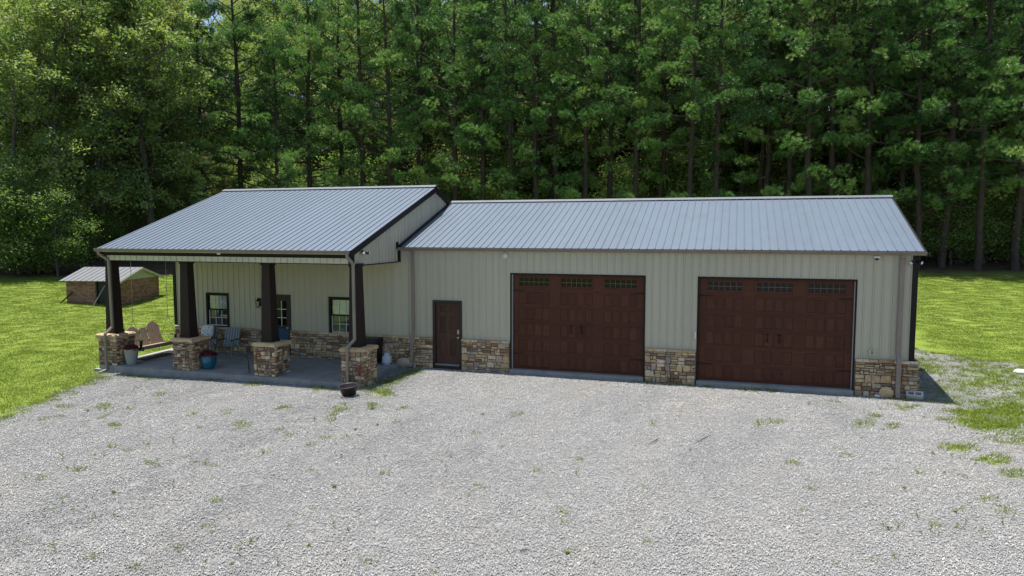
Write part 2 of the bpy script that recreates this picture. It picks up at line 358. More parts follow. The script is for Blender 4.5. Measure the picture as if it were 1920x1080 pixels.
ground = tag(link('ground', me), kind='structure')
ground['label'] = 'gravel yard, mown lawn and forest floor'

# ------------------------------------------------------------------ scattered stones and blades (uncountable: one object each)
def np_mesh(name, V, T, material, tone=None, quads=False):
    me = bpy.data.meshes.new(name); k = T.shape[1]
    me.vertices.add(len(V)); me.vertices.foreach_set('co', np.ascontiguousarray(V, np.float32).ravel())
    me.loops.add(T.size); me.loops.foreach_set('vertex_index', np.ascontiguousarray(T, np.int32).ravel())
    me.polygons.add(len(T)); me.polygons.foreach_set('loop_start', np.arange(0, T.size, k, dtype=np.int32)); me.polygons.foreach_set('loop_total', np.full(len(T), k, np.int32))
    if tone is not None: me.attributes.new('tone', 'FLOAT', 'POINT').data.foreach_set('value', np.ascontiguousarray(tone, np.float32))
    me.materials.append(material); me.update(calc_edges=True); me.validate(); return me
def unit(n):
    v = rng.normal(size=(n, 3)); return v/np.linalg.norm(v, axis=1, keepdims=True)
def blades(P, D, L, Wd, tone=None):                   # thin pointed blades: feet P, direction D, length L, width Wd
    n = len(P); S = np.cross(D, unit(n)); S /= np.linalg.norm(S, axis=1, keepdims=True)+1e-9
    V = np.empty((n, 3, 3)); V[:, 0] = P-S*Wd[:, None]/2; V[:, 1] = P+S*Wd[:, None]/2; V[:, 2] = P+D*L[:, None]
    return V.reshape(-1, 3), np.arange(3*n).reshape(-1, 3), (None if tone is None else np.repeat(tone, 3))
def stone_patch(k):
    n = 240; OC = np.array([(1,0,0),(-1,0,0),(0,1,0),(0,-1,0),(0,0,1),(0,0,-1)], float)
    OT = np.array([(0,2,4),(2,1,4),(1,3,4),(3,0,4),(2,0,5),(1,2,5),(3,1,5),(0,3,5)])
    r = .36*np.sqrt(rng.random(n)); t = rng.random(n)*6.283; s = rng.uniform(.007, .0145, n)*np.where(rng.random(n) < .06, 1.5, 1)
    V = OC[None]*(s[:, None]*rng.uniform(.6, 1.25, (n, 3)))[:, None, :]+rng.normal(size=(n, 6, 3))*.22*s[:, None, None]
    A = rng.normal(size=(n, 3, 3)); Q = np.linalg.qr(A)[0]; V = np.einsum('nij,nkj->nki', Q, V); V[:, :, 2] *= .75
    V += np.stack([r*np.cos(t), r*np.sin(t), s*.35], -1)[:, None, :]
    T = (OT[None]+(np.arange(n)*6)[:, None, None]).reshape(-1, 3)
    return np_mesh('gravel_patch', V.reshape(-1, 3), T, M['gravel'], np.repeat(rng.random(n), 6))
def grass_patch(k, n=340, r0=.62, h=(.022, .062), w=(.012, .022)):
    r = r0*np.sqrt(rng.random(n)); t = rng.random(n)*6.283
    P = np.stack([r*np.cos(t), r*np.sin(t), np.full(n, -.01)], -1); D = unit(n)*.75; D[:, 2] = np.abs(D[:, 2])*.5+.7; D /= np.linalg.norm(D, axis=1, keepdims=True)
    V, T, tn = blades(P, D, rng.uniform(*h, n), rng.uniform(*w, n), np.clip(.25+.06*rng.random()+.5*rng.random(n)**1.2, 0, 1))
    return np_mesh('grass_patch', V, T, M['grass'], tn)
m, nt, p = mat('gravel_stone'); a = N(nt, 'Attribute', attribute_name='tone')
r = ramp(nt, a.outputs['Fac'], [(0, (.20, .20, .198)), (.3, (.30, .299, .295)), (.75, (.375, .373, .366)), (.96, (.46, .457, .446)), (1, (.35, .30, .245))])
nb = N(nt, 'TexNoise', i_Scale=.6, i_Detail=5., i_Roughness=.62); ge = N(nt, 'NewGeometry'); mp_ = N(nt, 'Mapping'); mp_.inputs['Scale'].default_value = (.85, .3, 1); nt.links.new(ge.outputs['Position'], mp_.inputs[0]); nt.links.new(mp_.outputs[0], nb.inputs['Vector'])
tn_ = ramp(nt, nb.outputs[0], [(.34, (.80, .805, .81)), (.5, (1, 1, .995)), (.63, (1.03, 1.01, .98)), (.74, (1.02, .96, .89))])
nt.links.new(mixc(nt, 1., r.outputs[0], tn_.outputs[0], 'MULTIPLY'), p.inputs['Base Color']); p.inputs['Roughness'].default_value = .85; p.inputs['Specular IOR Level'].default_value = .25
M['gravel'] = m
def scatter(name, P, rot, idx, scl, meshes):
    me = bpy.data.meshes.new(name); me.from_pydata([tuple(p) for p in P], [], [])
    me.attributes.new('rot', 'FLOAT_VECTOR', 'POINT').data.foreach_set('vector', np.ascontiguousarray(rot, np.float32).ravel())
    me.attributes.new('idx', 'INT', 'POINT').data.foreach_set('value', np.ascontiguousarray(idx, np.int32))
    me.attributes.new('scl', 'FLOAT', 'POINT').data.foreach_set('value', np.ascontiguousarray(scl, np.float32))
    o = link(name, me); t = bpy.data.node_groups.new(name, 'GeometryNodeTree')
    t.interface.new_socket('Geometry', in_out='INPUT', socket_type='NodeSocketGeometry'); t.interface.new_socket('Geometry', in_out='OUTPUT', socket_type='NodeSocketGeometry')
    gi = t.nodes.new('NodeGroupInput'); go = t.nodes.new('NodeGroupOutput'); ip = t.nodes.new('GeometryNodeInstanceOnPoints'); jn = t.nodes.new('GeometryNodeJoinGeometry')
    for q in meshes:                                  # each source mesh becomes one instance of the list to pick from
        s = bpy.data.objects.new(name+'_piece', q); oi = t.nodes.new('GeometryNodeObjectInfo'); oi.inputs['Object'].default_value = s
        g = t.nodes.new('GeometryNodeGeometryToInstance'); t.links.new(oi.outputs['Geometry'], g.inputs[0]); t.links.new(g.outputs[0], jn.inputs[0])
    def attr(n, ty):
        q = t.nodes.new('GeometryNodeInputNamedAttribute'); q.data_type = ty; q.inputs['Name'].default_value = n; return q.outputs['Attribute']
    t.links.new(gi.outputs[0], ip.inputs['Points']); t.links.new(jn.outputs[0], ip.inputs['Instance']); ip.inputs['Pick Instance'].default_value = True
    t.links.new(attr('idx', 'INT'), ip.inputs['Instance Index']); t.links.new(attr('rot', 'FLOAT_VECTOR'), ip.inputs['Rotation']); t.links.new(attr('scl', 'FLOAT'), ip.inputs['Scale'])
    t.links.new(ip.outputs[0], go.inputs[0])
    md = o.modifiers.new('scatter', 'NODES'); md.node_group = t
    return o
def in_view(x, y, z, mg=260):
    dx, dy, dz = x-CAM[0], y-CAM[1], z-CAM[2]
    f = -math.sin(YAW)*dx+math.cos(YAW)*dy; r_ = math.cos(YAW)*dx+math.sin(YAW)*dy; d = math.cos(PITCH)*f+math.sin(PITCH)*dz; u = -math.sin(PITCH)*f+math.cos(PITCH)*dz
    return (d > 1) & (np.abs(r_/np.maximum(d, .1))*FPX < 960+mg) & (-u/np.maximum(d, .1)*FPX < 540+mg)
def jgrid(x0, x1, y0, y1, d):
    X, Y = np.meshgrid(np.arange(x0, x1, d), np.arange(y0, y1, d)); X = X.ravel()+rng.uniform(-d/2, d/2, X.size); Y = Y.ravel()+rng.uniform(-d/2, d/2, Y.size); return X, Y
def tilt(x, y):
    e = .3; return np.stack([(ter(x, y+e)-ter(x, y-e))/(2*e), -(ter(x+e, y)-ter(x-e, y))/(2*e), np.zeros_like(x)], -1)
def slab_free(x, y): return ~(((x > -13.75) & (x < -3.8) & (y > -3.25) & (y < 9)) | ((x > -4) & (x < 11.5) & (y > -.12) & (y < 9)))
X, Y = jgrid(-15, 24, -19, 9, .33); Z = ter(X, Y); g = grass_mask(X, Y)
k = in_view(X, Y, Z) & slab_free(X, Y) & (g+rng.uniform(-.3, .3, len(X)) < .62); X, Y, Z = X[k], Y[k], Z[k]
rt = tilt(X, Y); rt[:, 2] = rng.random(len(X))*6.283
scatter_gravel = scatter('gravel', np.stack([X, Y, Z+.006], -1), rt, rng.integers(0, 6, len(X)), rng.uniform(.85, 1.15, len(X)), [stone_patch(i) for i in range(6)])
tag(scatter_gravel, 'loose light grey crushed stone covering the yard', 'gravel', kind='stuff')
X, Y = jgrid(-42, 34, -14, 32, .48); Z = ter(X, Y)
k = in_view(X, Y, Z) & slab_free(X, Y) & (grass_mask(X, Y) > .8) & (Y < forest_edge(X)-.2) & ~((np.abs(X) < 14) & (Y > 2) & (Y < 27) & (X > -12)); X, Y, Z = X[k], Y[k], Z[k]
rt = tilt(X, Y); rt[:, 2] = rng.random(len(X))*6.283
tag(scatter('lawn_grass', np.stack([X, Y, Z], -1), rt, rng.integers(0, 6, len(X)), rng.uniform(.85, 1.12, len(X)), [grass_patch(i) for i in range(6)]), 'sunlit mown green lawn either side of the building', 'grass', kind='stuff')
X, Y = jgrid(-15, 24, -16, 9, .115); Z = ter(X, Y); g = grass_mask(X, Y)
k = in_view(X, Y, Z) & slab_free(X, Y) & (g > .15) & (g < .97) & (g**1.3*.8 > rng.random(len(X))) & (grass_mask(X-.9, Y+.5)+grass_mask(X+.9, Y-.5) < 1.9); X, Y, Z = X[k], Y[k], Z[k]
rt = tilt(X, Y); rt[:, 2] = rng.random(len(X))*6.283
tag(scatter('gravel_grass', np.stack([X, Y, Z], -1), rt, rng.integers(0, 4, len(X)), rng.uniform(.6, 1.6, len(X)), [grass_patch(i, 26, .09, (.04, .10), (.008, .016)) for i in range(4)]), 'thin grass and weeds growing up through the gravel', 'grass', kind='stuff')

# ------------------------------------------------------------------ the metal building
X0, XG, X1, DP = -13.2, -3.95, 11.34, 8.98
ZS = .877                                            # top of the stone wainscot
GE = (-.12, 3.851); GR = (4.492, 5.4875); GB = (9.104, 3.851)      # garage roof: eave, ridge, back eave (y, z)
PE = (-3.21, 3.815); PR = (2.996, 6.012); PB = (9.1, 3.851)        # porch roof
house = empty('metal_building', (0, 0, 0))
tag(house, 'long sage green metal building with grey ribbed roof, stone base and covered porch', 'building')
MB().box(X0+.1, X1-.06, .17, DP, -.3, 3.8).build('wall', M['siding'], house)
MB().box(X0+.02, X0+.12, .0, DP, -.3, 3.8).build('end_wall', M['siding'], house)
MB().box(X1-.07, X1-.01, .03, DP, -.3, 3.8).build('end_wall', M['siding'], house)

def ribbed(name, parent, material, s0, s1, z0f, z1f, fn, holes=(), rib=.2286, pan=.9144, h=.026, b=.026, t=.011, ph=.114):
    """corrugated sheet, one mesh for each panel; fn(s, depth, z) -> point; holes are (s0, s1, z0, z1)"""
    out = []; k = s0
    while k < s1-.02:
        e = min(k+pan, s1); pts = {k: 0., e: 0.}; c = k+ph
        while c < e-.03:
            if c-b > k: pts.update({c-b: 0., c-t: h, c+t: h, c+b: 0.})
            c += rib
        for (a0, a1, _, _) in holes:
            for a in (a0, a1):
                if k < a < e and all(abs(a-q) > 1e-4 for q in pts):
                    ks = sorted(pts); j = max(i for i in range(len(ks)) if ks[i] < a); f = (a-ks[j])/(ks[j+1]-ks[j]); pts[a] = pts[ks[j]]*(1-f)+pts[ks[j+1]]*f
        ks = sorted(pts); mb = MB()
        for a, c2 in zip(ks[:-1], ks[1:]):
            mid = (a+c2)/2; iv = [(z0f, z1f)]
            for (a0, a1, h0, h1) in holes:
                if a0-1e-4 <= mid <= a1+1e-4:
                    ni = []
                    for lo, hi in iv:
                        if h0 > lo(mid): ni.append((lo, (lambda s, q=h0: q)))
                        if h1 < hi(mid): ni.append(((lambda s, q=h1: q), hi))
                    iv = ni
            for lo, hi in iv:
                if hi(mid)-lo(mid) < .005: continue
                mb.add([fn(a, pts[a], lo(a)), fn(c2, pts[c2], lo(c2)), fn(c2, pts[c2], max(hi(c2), lo(c2))), fn(a, pts[a], max(hi(a), lo(a)))], [(0, 1, 2, 3)])
        if mb.f: out.append(mb.build(name, material, parent))
        k = e
    return out
GD = [(-.05, 4.195), (5.70, 9.94)]; GH = 3.06          # garage door openings
MD = (-2.717, -1.697, 2.12)                            # side door, outside of its frame
ED = (-9.2, -8.17, 2.14); W1 = (-11.77, -10.78, .845, 2.13); W2 = (-6.62, -5.61, .80, 2.12)
holes = [(a, b, -1, GH) for a, b in GD]+[(MD[0], MD[1], -1, MD[2]), (ED[0], ED[1], -1, ED[2]), W1, W2]
front = lambda s, d, z: (s, -d, z)
zf = lambda v: (lambda s: v)
siding = MB().box(X0+.1, X0+.12, .10, .12, 3.0, 3.1).build('front_siding', M['siding'], house)
ribbed('panel', siding, M['siding'], X0, XG, zf(ZS-.08), zf(3.45), front, holes)
ribbed('panel', siding, M['siding'], XG, X1, zf(ZS-.08), zf(3.78), front, holes)
# backing sheet between the openings so that no gap shows behind the sheets
bk = MB(); xs = sorted([X0, X1]+[v for h in holes for v in h[:2]])
for a, b in zip(xs[:-1], xs[1:]):
    m_ = (a+b)/2; hh = [h for h in holes if h[0] <= m_ <= h[1]]
    if not hh: bk.box(a, b, .02, .168, -.25, 3.78)
    else:
        bk.box(a, b, .02, .168, hh[0][3], 3.78)
        if hh[0][2] > 0: bk.box(a, b, .02, .168, -.25, hh[0][2])
bk.build('wall_backing', M['siding'], house)

# roofs
def roof(name, e, r, x0, x1, sign):
    L = math.hypot(r[0]-e[0], r[1]-e[1]); c, s_ = abs(r[0]-e[0])/L, (r[1]-e[1])/L
    base = MB().box(x0+.2, x0+.3, r[0]-.05, r[0]+.05, r[1]-.3, r[1]-.2).build(name, M['roof'], house)
    ribbed('panel', base, M['roof'], x0, x1, zf(0), zf(L), lambda a, d, t: (a, e[0]+sign*(t*c-d*s_), e[1]+t*s_+d*c), h=.020, b=.016, t=.008)
    return base
roof('garage_roof', GE, GR, -3.89, 11.53, 1); roof('garage_roof_back', GB, GR, -3.89, 11.53, -1)
roof('porch_roof', PE, PR, -13.3, -3.88, 1); roof('porch_roof_back', PB, PR, -13.3, -3.88, -1)
yz = lambda x0: (lambda a, b, t: (x0+t, a, b))
MB().prism([(-.11, 3.80), (GR[0], GR[1]-.03), (9.09, 3.80)], 11.46+3.86, yz(-3.86)).build('attic', M['siding'], house)
MB().prism([(-3.19, 3.775), (PR[0], PR[1]-.03), (9.08, 3.80)], 13.24-3.97, yz(-13.24)).build('porch_attic', M['siding'], house)
def ridge_cap(r, x0, x1, s=.354):
    m = MB(); w = .16
    m.prism([(r[0]-w, r[1]-w*s+.03), (r[0], r[1]+.045), (r[0]+w, r[1]-w*s+.03), (r[0]+w, r[1]-w*s+.045), (r[0], r[1]+.062), (r[0]-w, r[1]-w*s+.045)], x1-x0, yz(x0)); m.build('ridge_cap', M['ridge'], house)
ridge_cap(GR, -3.87, 11.545); ridge_cap(PR, -13.31, -3.865)
# gable above the garage roof
sg = (PR[1]-PE[1])/(PR[0]-PE[0]); gs_ = (GR[1]-GE[1])/(GR[0]-GE[0])
rake = lambda y: (PR[1]-sg*abs(y-PR[0]))-.06
groof = lambda y: 3.37 if y < -.06 else max(3.37, min(GE[1]+gs_*(y-GE[0]), GB[1]+gs_*(GB[0]-y))-.02)
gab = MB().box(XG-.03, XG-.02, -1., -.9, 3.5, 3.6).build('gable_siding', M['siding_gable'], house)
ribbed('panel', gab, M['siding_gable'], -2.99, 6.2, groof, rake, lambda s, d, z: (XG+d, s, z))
def rakebar(name, p, q, x0, x1, up, dn):
    m = MB(); m.add([(x0, p[0], p[1]-dn), (x1, p[0], p[1]-dn), (x1, p[0], p[1]+up), (x0, p[0], p[1]+up), (x0, q[0], q[1]-dn), (x1, q[0], q[1]-dn), (x1, q[0], q[1]+up), (x0, q[0], q[1]+up)], [(0,1,2,3),(7,6,5,4),(0,4,5,1),(1,5,6,2),(2,6,7,3),(3,7,4,0)])
    return m.build(name, M['trim'], house)
rakebar('rake_trim', PE, PR, -3.945, -3.862, -.004, .20); rakebar('rake_trim', PR, PB, -3.945, -3.862, -.004, .20)
rakebar('rake_trim', PE, PR, -13.33, -13.27, -.004, .20); rakebar('rake_trim', PR, PB, -13.33, -13.27, -.004, .20)
rakebar('rake_trim', GE, GR, 11.50, 11.555, .0, .12); rakebar('rake_trim', GR, GB, 11.50, 11.555, .0, .12)
rakebar('flashing', (-.1, 3.868), (4.3, 3.868+gs_*4.4), -3.915, -3.80, .035, .0)       # dark flashing where the roofs meet
MB().box(XG-.02, XG+.035, -2.99, -.08, 3.345, 3.375).build('gable_edge_trim', M['trim'], house)
MB().box(XG-.02, XG+.075, -.13, .0, 3.36, 3.80).box(XG+.0, XG+.05, -.17, -.10, 3.80, 4.02).build('trim_post', M['trim'], house)
MB().box(XG-.1, XG+.045, -3.04, -2.93, 3.35, 3.74).build('corner_trim', M['trim'], house)
MB().box(11.26, 11.40, -.035, .14, ZS, 3.80).build('corner_trim', M['trim'], house)
MB().box(11.28, 11.37, -.02, .16, 3.70, 3.80).build('corner_trim', M['trim'], house)
MB().box(X0-.04, X0+.08, -.04, .12, ZS, 3.45).build('corner_trim', M['trim'], house)
# porch ceiling, fascia and beam
MB().box(-13.2, XG-.02, -2.93, .0, 3.44, 3.77).build('porch_ceiling', M['beige'], house)
MB().box(-13.22, XG-.1, -3.0, -2.94, 3.585, 3.77).build('fascia', M['trim'], house)
MB().box(-13.2, XG-.1, -3.19, -3.0, 3.70, 3.72).build('soffit', M['beige'], house)
beam = MB().box(-13.08, XG-.1, -3.03, -2.935, 3.425, 3.584).build('porch_beam', M['beige'], house)
sm = MB()
for k in range(int(9.0/.2286)): sm.box(-13.0+k*.2286, -12.988+k*.2286, -3.037, -3.029, 3.428, 3.582)
sm.build('seam', M['gutter'], beam)
MB().box(-13.26, -13.14, -2.93, .0, 3.40, 3.77).build('side_beam', M['trim'], house)
MB().box(-13.08, XG-.1, -3.025, -2.94, 3.40, 3.424).build('beam_edge', M['trim'], house)

# gutters: K profile with a rolled lip
def gutter(x0, x1, y, z):
    m = MB(); m.prism([(y+.005, z-.095), (y-.07, z-.095), (y-.085, z-.06), (y-.118, z-.025), (y-.118, z+.008), (y-.10, z+.008), (y-.10, z-.012), (y-.06, z-.03), (y-.055, z-.08), (y+.005, z-.08)], x1-x0, yz(x0))
    m.box(x0-.003, x0+.004, y-.112, y+.004, z-.09, z); m.box(x1-.004, x1+.003, y-.112, y+.004, z-.09, z)
    return m.build('gutter', M['gutter'], house)
gutter(-3.86, 11.545, -.125, 3.835); gutter(-13.31, -3.90, -3.215, 3.81)
def downspout(pts, w=.095, d=.07):
    m = MB()
    for a, b in zip(pts[:-1], pts[1:]):
        a = Vector(a); b = Vector(b); e = (b-a).normalized()*.02; m.bar(a-e, b+e, w, d, up=(0, 1, 0) if abs((b-a).normalized().z) > .5 else (0, 0, 1))
    o = m.build('downspout', M['downspout'], house); return bevel(o, .014, 2)
downspout([(-3.95, -3.27, 3.72), (-3.95, -3.27, 3.64), (-3.90, -3.03, 3.42), (-3.90, -3.02, 1.20), (-4.05, -3.19, .98), (-4.06, -3.19, -.12)], .085, .065)
downspout([(-13.17, -3.27, 3.72), (-13.17, -3.27, 3.64), (-13.02, -3.03, 3.42), (-12.99, -3.03, 1.20), (-13.14, -3.19, .98), (-13.14, -3.19, -.22), (-13.22, -3.40, -.29)], .085, .065)
downspout([(-3.40, -.19, 3.74), (-3.40, -.09, 3.62), (-3.40, -.075, 1.02), (-3.42, -.18, .84), (-3.42, -.18, .0), (-3.44, -.30, -.09)], .11, .075)
downspout([(11.00, -.19, 3.74), (11.00, -.09, 3.64), (11.00, -.075, 1.12), (11.0, -.20, .92), (11.0, -.20, -.05), (11.0, -.28, -.10)], .12, .075)

# porch slab with a darker rim
slab = MB(); slab.add([(-13.45, -3.15, -.085), (-3.9, -3.15, -.085), (-3.9, -.02, -.03), (-13.45, -.02, -.03), (-13.45, -3.15, -.5), (-3.9, -3.15, -.5), (-3.9, -.02, -.5), (-13.45, -.02, -.5)], [(0,1,2,3),(4,7,6,5),(0,4,5,1),(1,5,6,2),(2,6,7,3),(3,7,4,0)])
slab.build('porch_slab', M['concrete'], house)
for a, b in GD: MB().box(a+.02, b-.02, -.17, .13, -.4, -.004).build('threshold', M['concrete'], house)

# ------------------------------------------------------------------ field stone
LOOSE = []                                            # (score, verts, faces, material index, parent)
def stone_rects(w, h, r, avg=.26):
    out = []; z = 0.
    while z < h-.02:
        bh = r.uniform(.16, .245)
        if z+bh > h-.09: bh = h-z
        x = 0.
        while x < w-.01:
            cw = r.uniform(.12, .29)*avg/.26
            if x+cw > w-.11: cw = w-x
            t = r.random(); parts = []
            if t < .2 and bh < .27 and cw < .32: parts = [(0, 1, 0, 1)]
            elif t < .60:
                q = r.uniform(.38, .62); parts = [(0, 1, 0, q), (0, 1, q, 1)]
            elif t < .82:
                q = r.uniform(.35, .6); k = r.uniform(.35, .65); parts = [(0, k, 0, q), (k, 1, 0, q), (0, 1, q, 1)] if r.random() < .5 else [(0, 1, 0, q), (0, k, q, 1), (k, 1, q, 1)]
            else:
                q = r.uniform(.28, .38); k = r.uniform(.62, .72); parts = [(0, 1, 0, q), (0, 1, q, k), (0, 1, k, 1)]
            for a0, a1, b0, b1 in parts: out.append((x+cw*a0, x+cw*a1, z+bh*b0, z+bh*b1))
            x += cw
        z += bh
    return out
def stone_mesh(a0, a1, b0, b1, fn, r, depth=.055, gap=.009):
    g = gap; w, h = a1-a0, b1-b0; j = min(w, h)*.12
    am, bm_ = (a0+a1)/2, (b0+b1)/2
    base = [(a0+g, b0+g), (am, b0+g), (a1-g, b0+g), (a1-g, bm_), (a1-g, b1-g), (am, b1-g), (a0+g, b1-g), (a0+g, bm_)]
    ring = [(a+r.uniform(-j, j)*.7, b+r.uniform(-j, j)*.7) for a, b in base]
    d = depth*r.uniform(.6, 1.15); vs = [fn(a, b, -.02) for a, b in ring]; f = 1-min(.26, .02/min(w, h))
    for i, (a, b) in enumerate(ring):
        k = f*(.95 if i % 2 == 0 else 1.); vs.append(fn(am+(a-am)*k, bm_+(b-bm_)*k, d*r.uniform(.72, 1.08)))
    for i, (a, b) in enumerate(ring): vs.append(fn(a, b, d*.6))
    vs.append(fn(am+r.uniform(-.2, .2)*w, bm_+r.uniform(-.2, .2)*h, d*1.08))
    fs = [(i, (i+1) % 8, 16+(i+1) % 8, 16+i) for i in range(8)]+[(16+i, 16+(i+1) % 8, 8+(i+1) % 8, 8+i) for i in range(8)]+[(8+i, 8+(i+1) % 8, 24) for i in range(8)]
    return vs, fs
def stone_face(w, h, fn, parent, weight, seed, pal=None, avg=.26, depth=.055):
    r = random.Random(seed)
    for (a0, a1, b0, b1) in stone_rects(w, h, r, avg):
        vs, fs = stone_mesh(a0, a1, b0, b1, fn, r, depth)
        LOOSE.append((weight*(a1-a0)*(b1-b0), vs, fs, r.choice(pal or range(len(STONE))), parent))
def cap_row(w, z, fn, parent, seed, pal=(0, 0, 1, 7, 9, 2)):
    r = random.Random(seed); a = 0.
    while a < w-.01:
        l = r.uniform(.22, .48)
        if a+l > w-.16: l = w-a
        vs, fs = stone_mesh(a, a+l, z, z+.085, fn, r, .075, .004); LOOSE.append((9*l*.085, vs, fs, r.choice(pal), parent)); a += l
SEG = [(X0, ED[0], .35), (ED[1], XG, .55), (XG, MD[0], 1.), (MD[1], GD[0][0]-.02, 1.4), (GD[0][1]+.02, GD[1][0]-.02, 1.7), (GD[1][1]+.02, 11.50, 1.8)]
for i, (a, b, wt) in enumerate(SEG):
    core = MB().box(a, b, -.055, .015, -.3, ZS-.05).build('stone_wainscot', M['mortar'], house)
    fn = (lambda A: (lambda s, z, d: (A+s, -.05-d, z)))(a)
    stone_face(b-a, .98, (lambda A: (lambda s, z, d: (A+s, -.05-d, z-.18)))(a), core, wt, 40+i, pal=[0, 1, 2, 3, 4, 5, 6, 7, 9, 1, 0])
    cap_row(b-a, ZS-.08, fn, core, 60+i)
    if i == 5:                                        # wraps round the corner
        MB().box(11.40, 11.50, -.05, DP, -.3, ZS-.05).build('stone_wainscot', M['mortar'], house)
        stone_face(1.6, .98, lambda s, z, d: (11.50+d, s-.05, z-.18), core, .05, 71); cap_row(1.6, ZS-.08, lambda s, z, d: (11.50+d, s-.05, z), core, 72)
for i, cx in enumerate((-13.2, -10.12, -7.02, -3.95)):
    hw = .355; cy = -2.69; zb = (-.4, -.09, -.09, -.3)[i]; ph = .84-zb
    pier = MB().box(cx-hw, cx+hw, cy-hw, cy+hw, zb-.1, .84).build('stone_pier', M['mortar'], house)
    pal = [0, 1, 2, 3, 5, 6, 7, 8, 1, 2]
    stone_face(2*hw+.05, ph, lambda s, z, d, X=cx, Z=zb: (X-hw-.025+s, cy-hw-d, Z+z), pier, 1.6+.1*i, 80+i, pal, .2)
    stone_face(2*hw+.05, ph, lambda s, z, d, X=cx, Z=zb: (X+hw+d, cy-hw-.025+s, Z+z), pier, .8, 90+i, pal, .2)
    stone_face(2*hw+.05, ph, lambda s, z, d, X=cx, Z=zb: (X-hw-d, cy+hw+.025-s, Z+z), pier, .01, 100+i, pal, .2)
    stone_face(2*hw+.05, ph, lambda s, z, d, X=cx, Z=zb: (X+hw+.025-s, cy+hw+d, Z+z), pier, .01, 110+i, pal, .2)
    r = random.Random(i+5); cm = MB(); q = [(-1, -1), (-.3, -1.03), (.35, -1), (1, -1), (1.03, -.2), (1, .4), (1, 1), (.2, 1.02), (-1, 1), (-1.02, .1)]
    ring = [(cx+a*.425*r.uniform(.97, 1.03), cy+b*.425*r.uniform(.97, 1.03)) for a, b in q]; n = len(ring)
    cm.add([(a, b, .84+r.uniform(-.012, .008)) for a, b in ring]+[(cx+(a-cx)*1.01, cy+(b-cy)*1.01, .90+r.uniform(-.015, .015)) for a, b in ring]+[(cx+(a-cx)*.93, cy+(b-cy)*.93, .945) for a, b in ring], [tuple(range(n-1, -1, -1)), tuple(range(2*n, 3*n))]+[(k*n+j, k*n+(j+1) % n, (k+1)*n+(j+1) % n, (k+1)*n+j) for k in range(2) for j in range(n)])
    cm.build('cap_stone', MST[(1, 0, 0, 9)[i]], pier)
    cx -= .05; col = MB().frustum(cx, cy, .94, 3.40, .187, .187, .138, .138).build('column', M['column'], house)
    MB().box(cx-.165, cx+.165, cy-.165, cy+.165, 3.33, 3.425).build('capital', M['column'], col)
    MB().frustum(cx, cy, .946, 1.05, .205, .205, .20, .20).build('plinth', M['column'], col)
MB().box(-13.68, -12.72, -3.2, -2.2, -.6, -.22).build('footing', M['concrete'], house)
LOOSE.sort(key=lambda t: -t[0])
for sc_, vs, fs, mi, par in LOOSE[:300]:
    mb = MB(); mb.add(vs, fs); mb.build('stone', MST[mi], par)
mb = MB()
for sc_, vs, fs, mi, par in LOOSE[300:]:
    mb.k = mi; mb.add(vs, fs)
tag(mb.build('stone_facing', MST, house), kind='stuff')

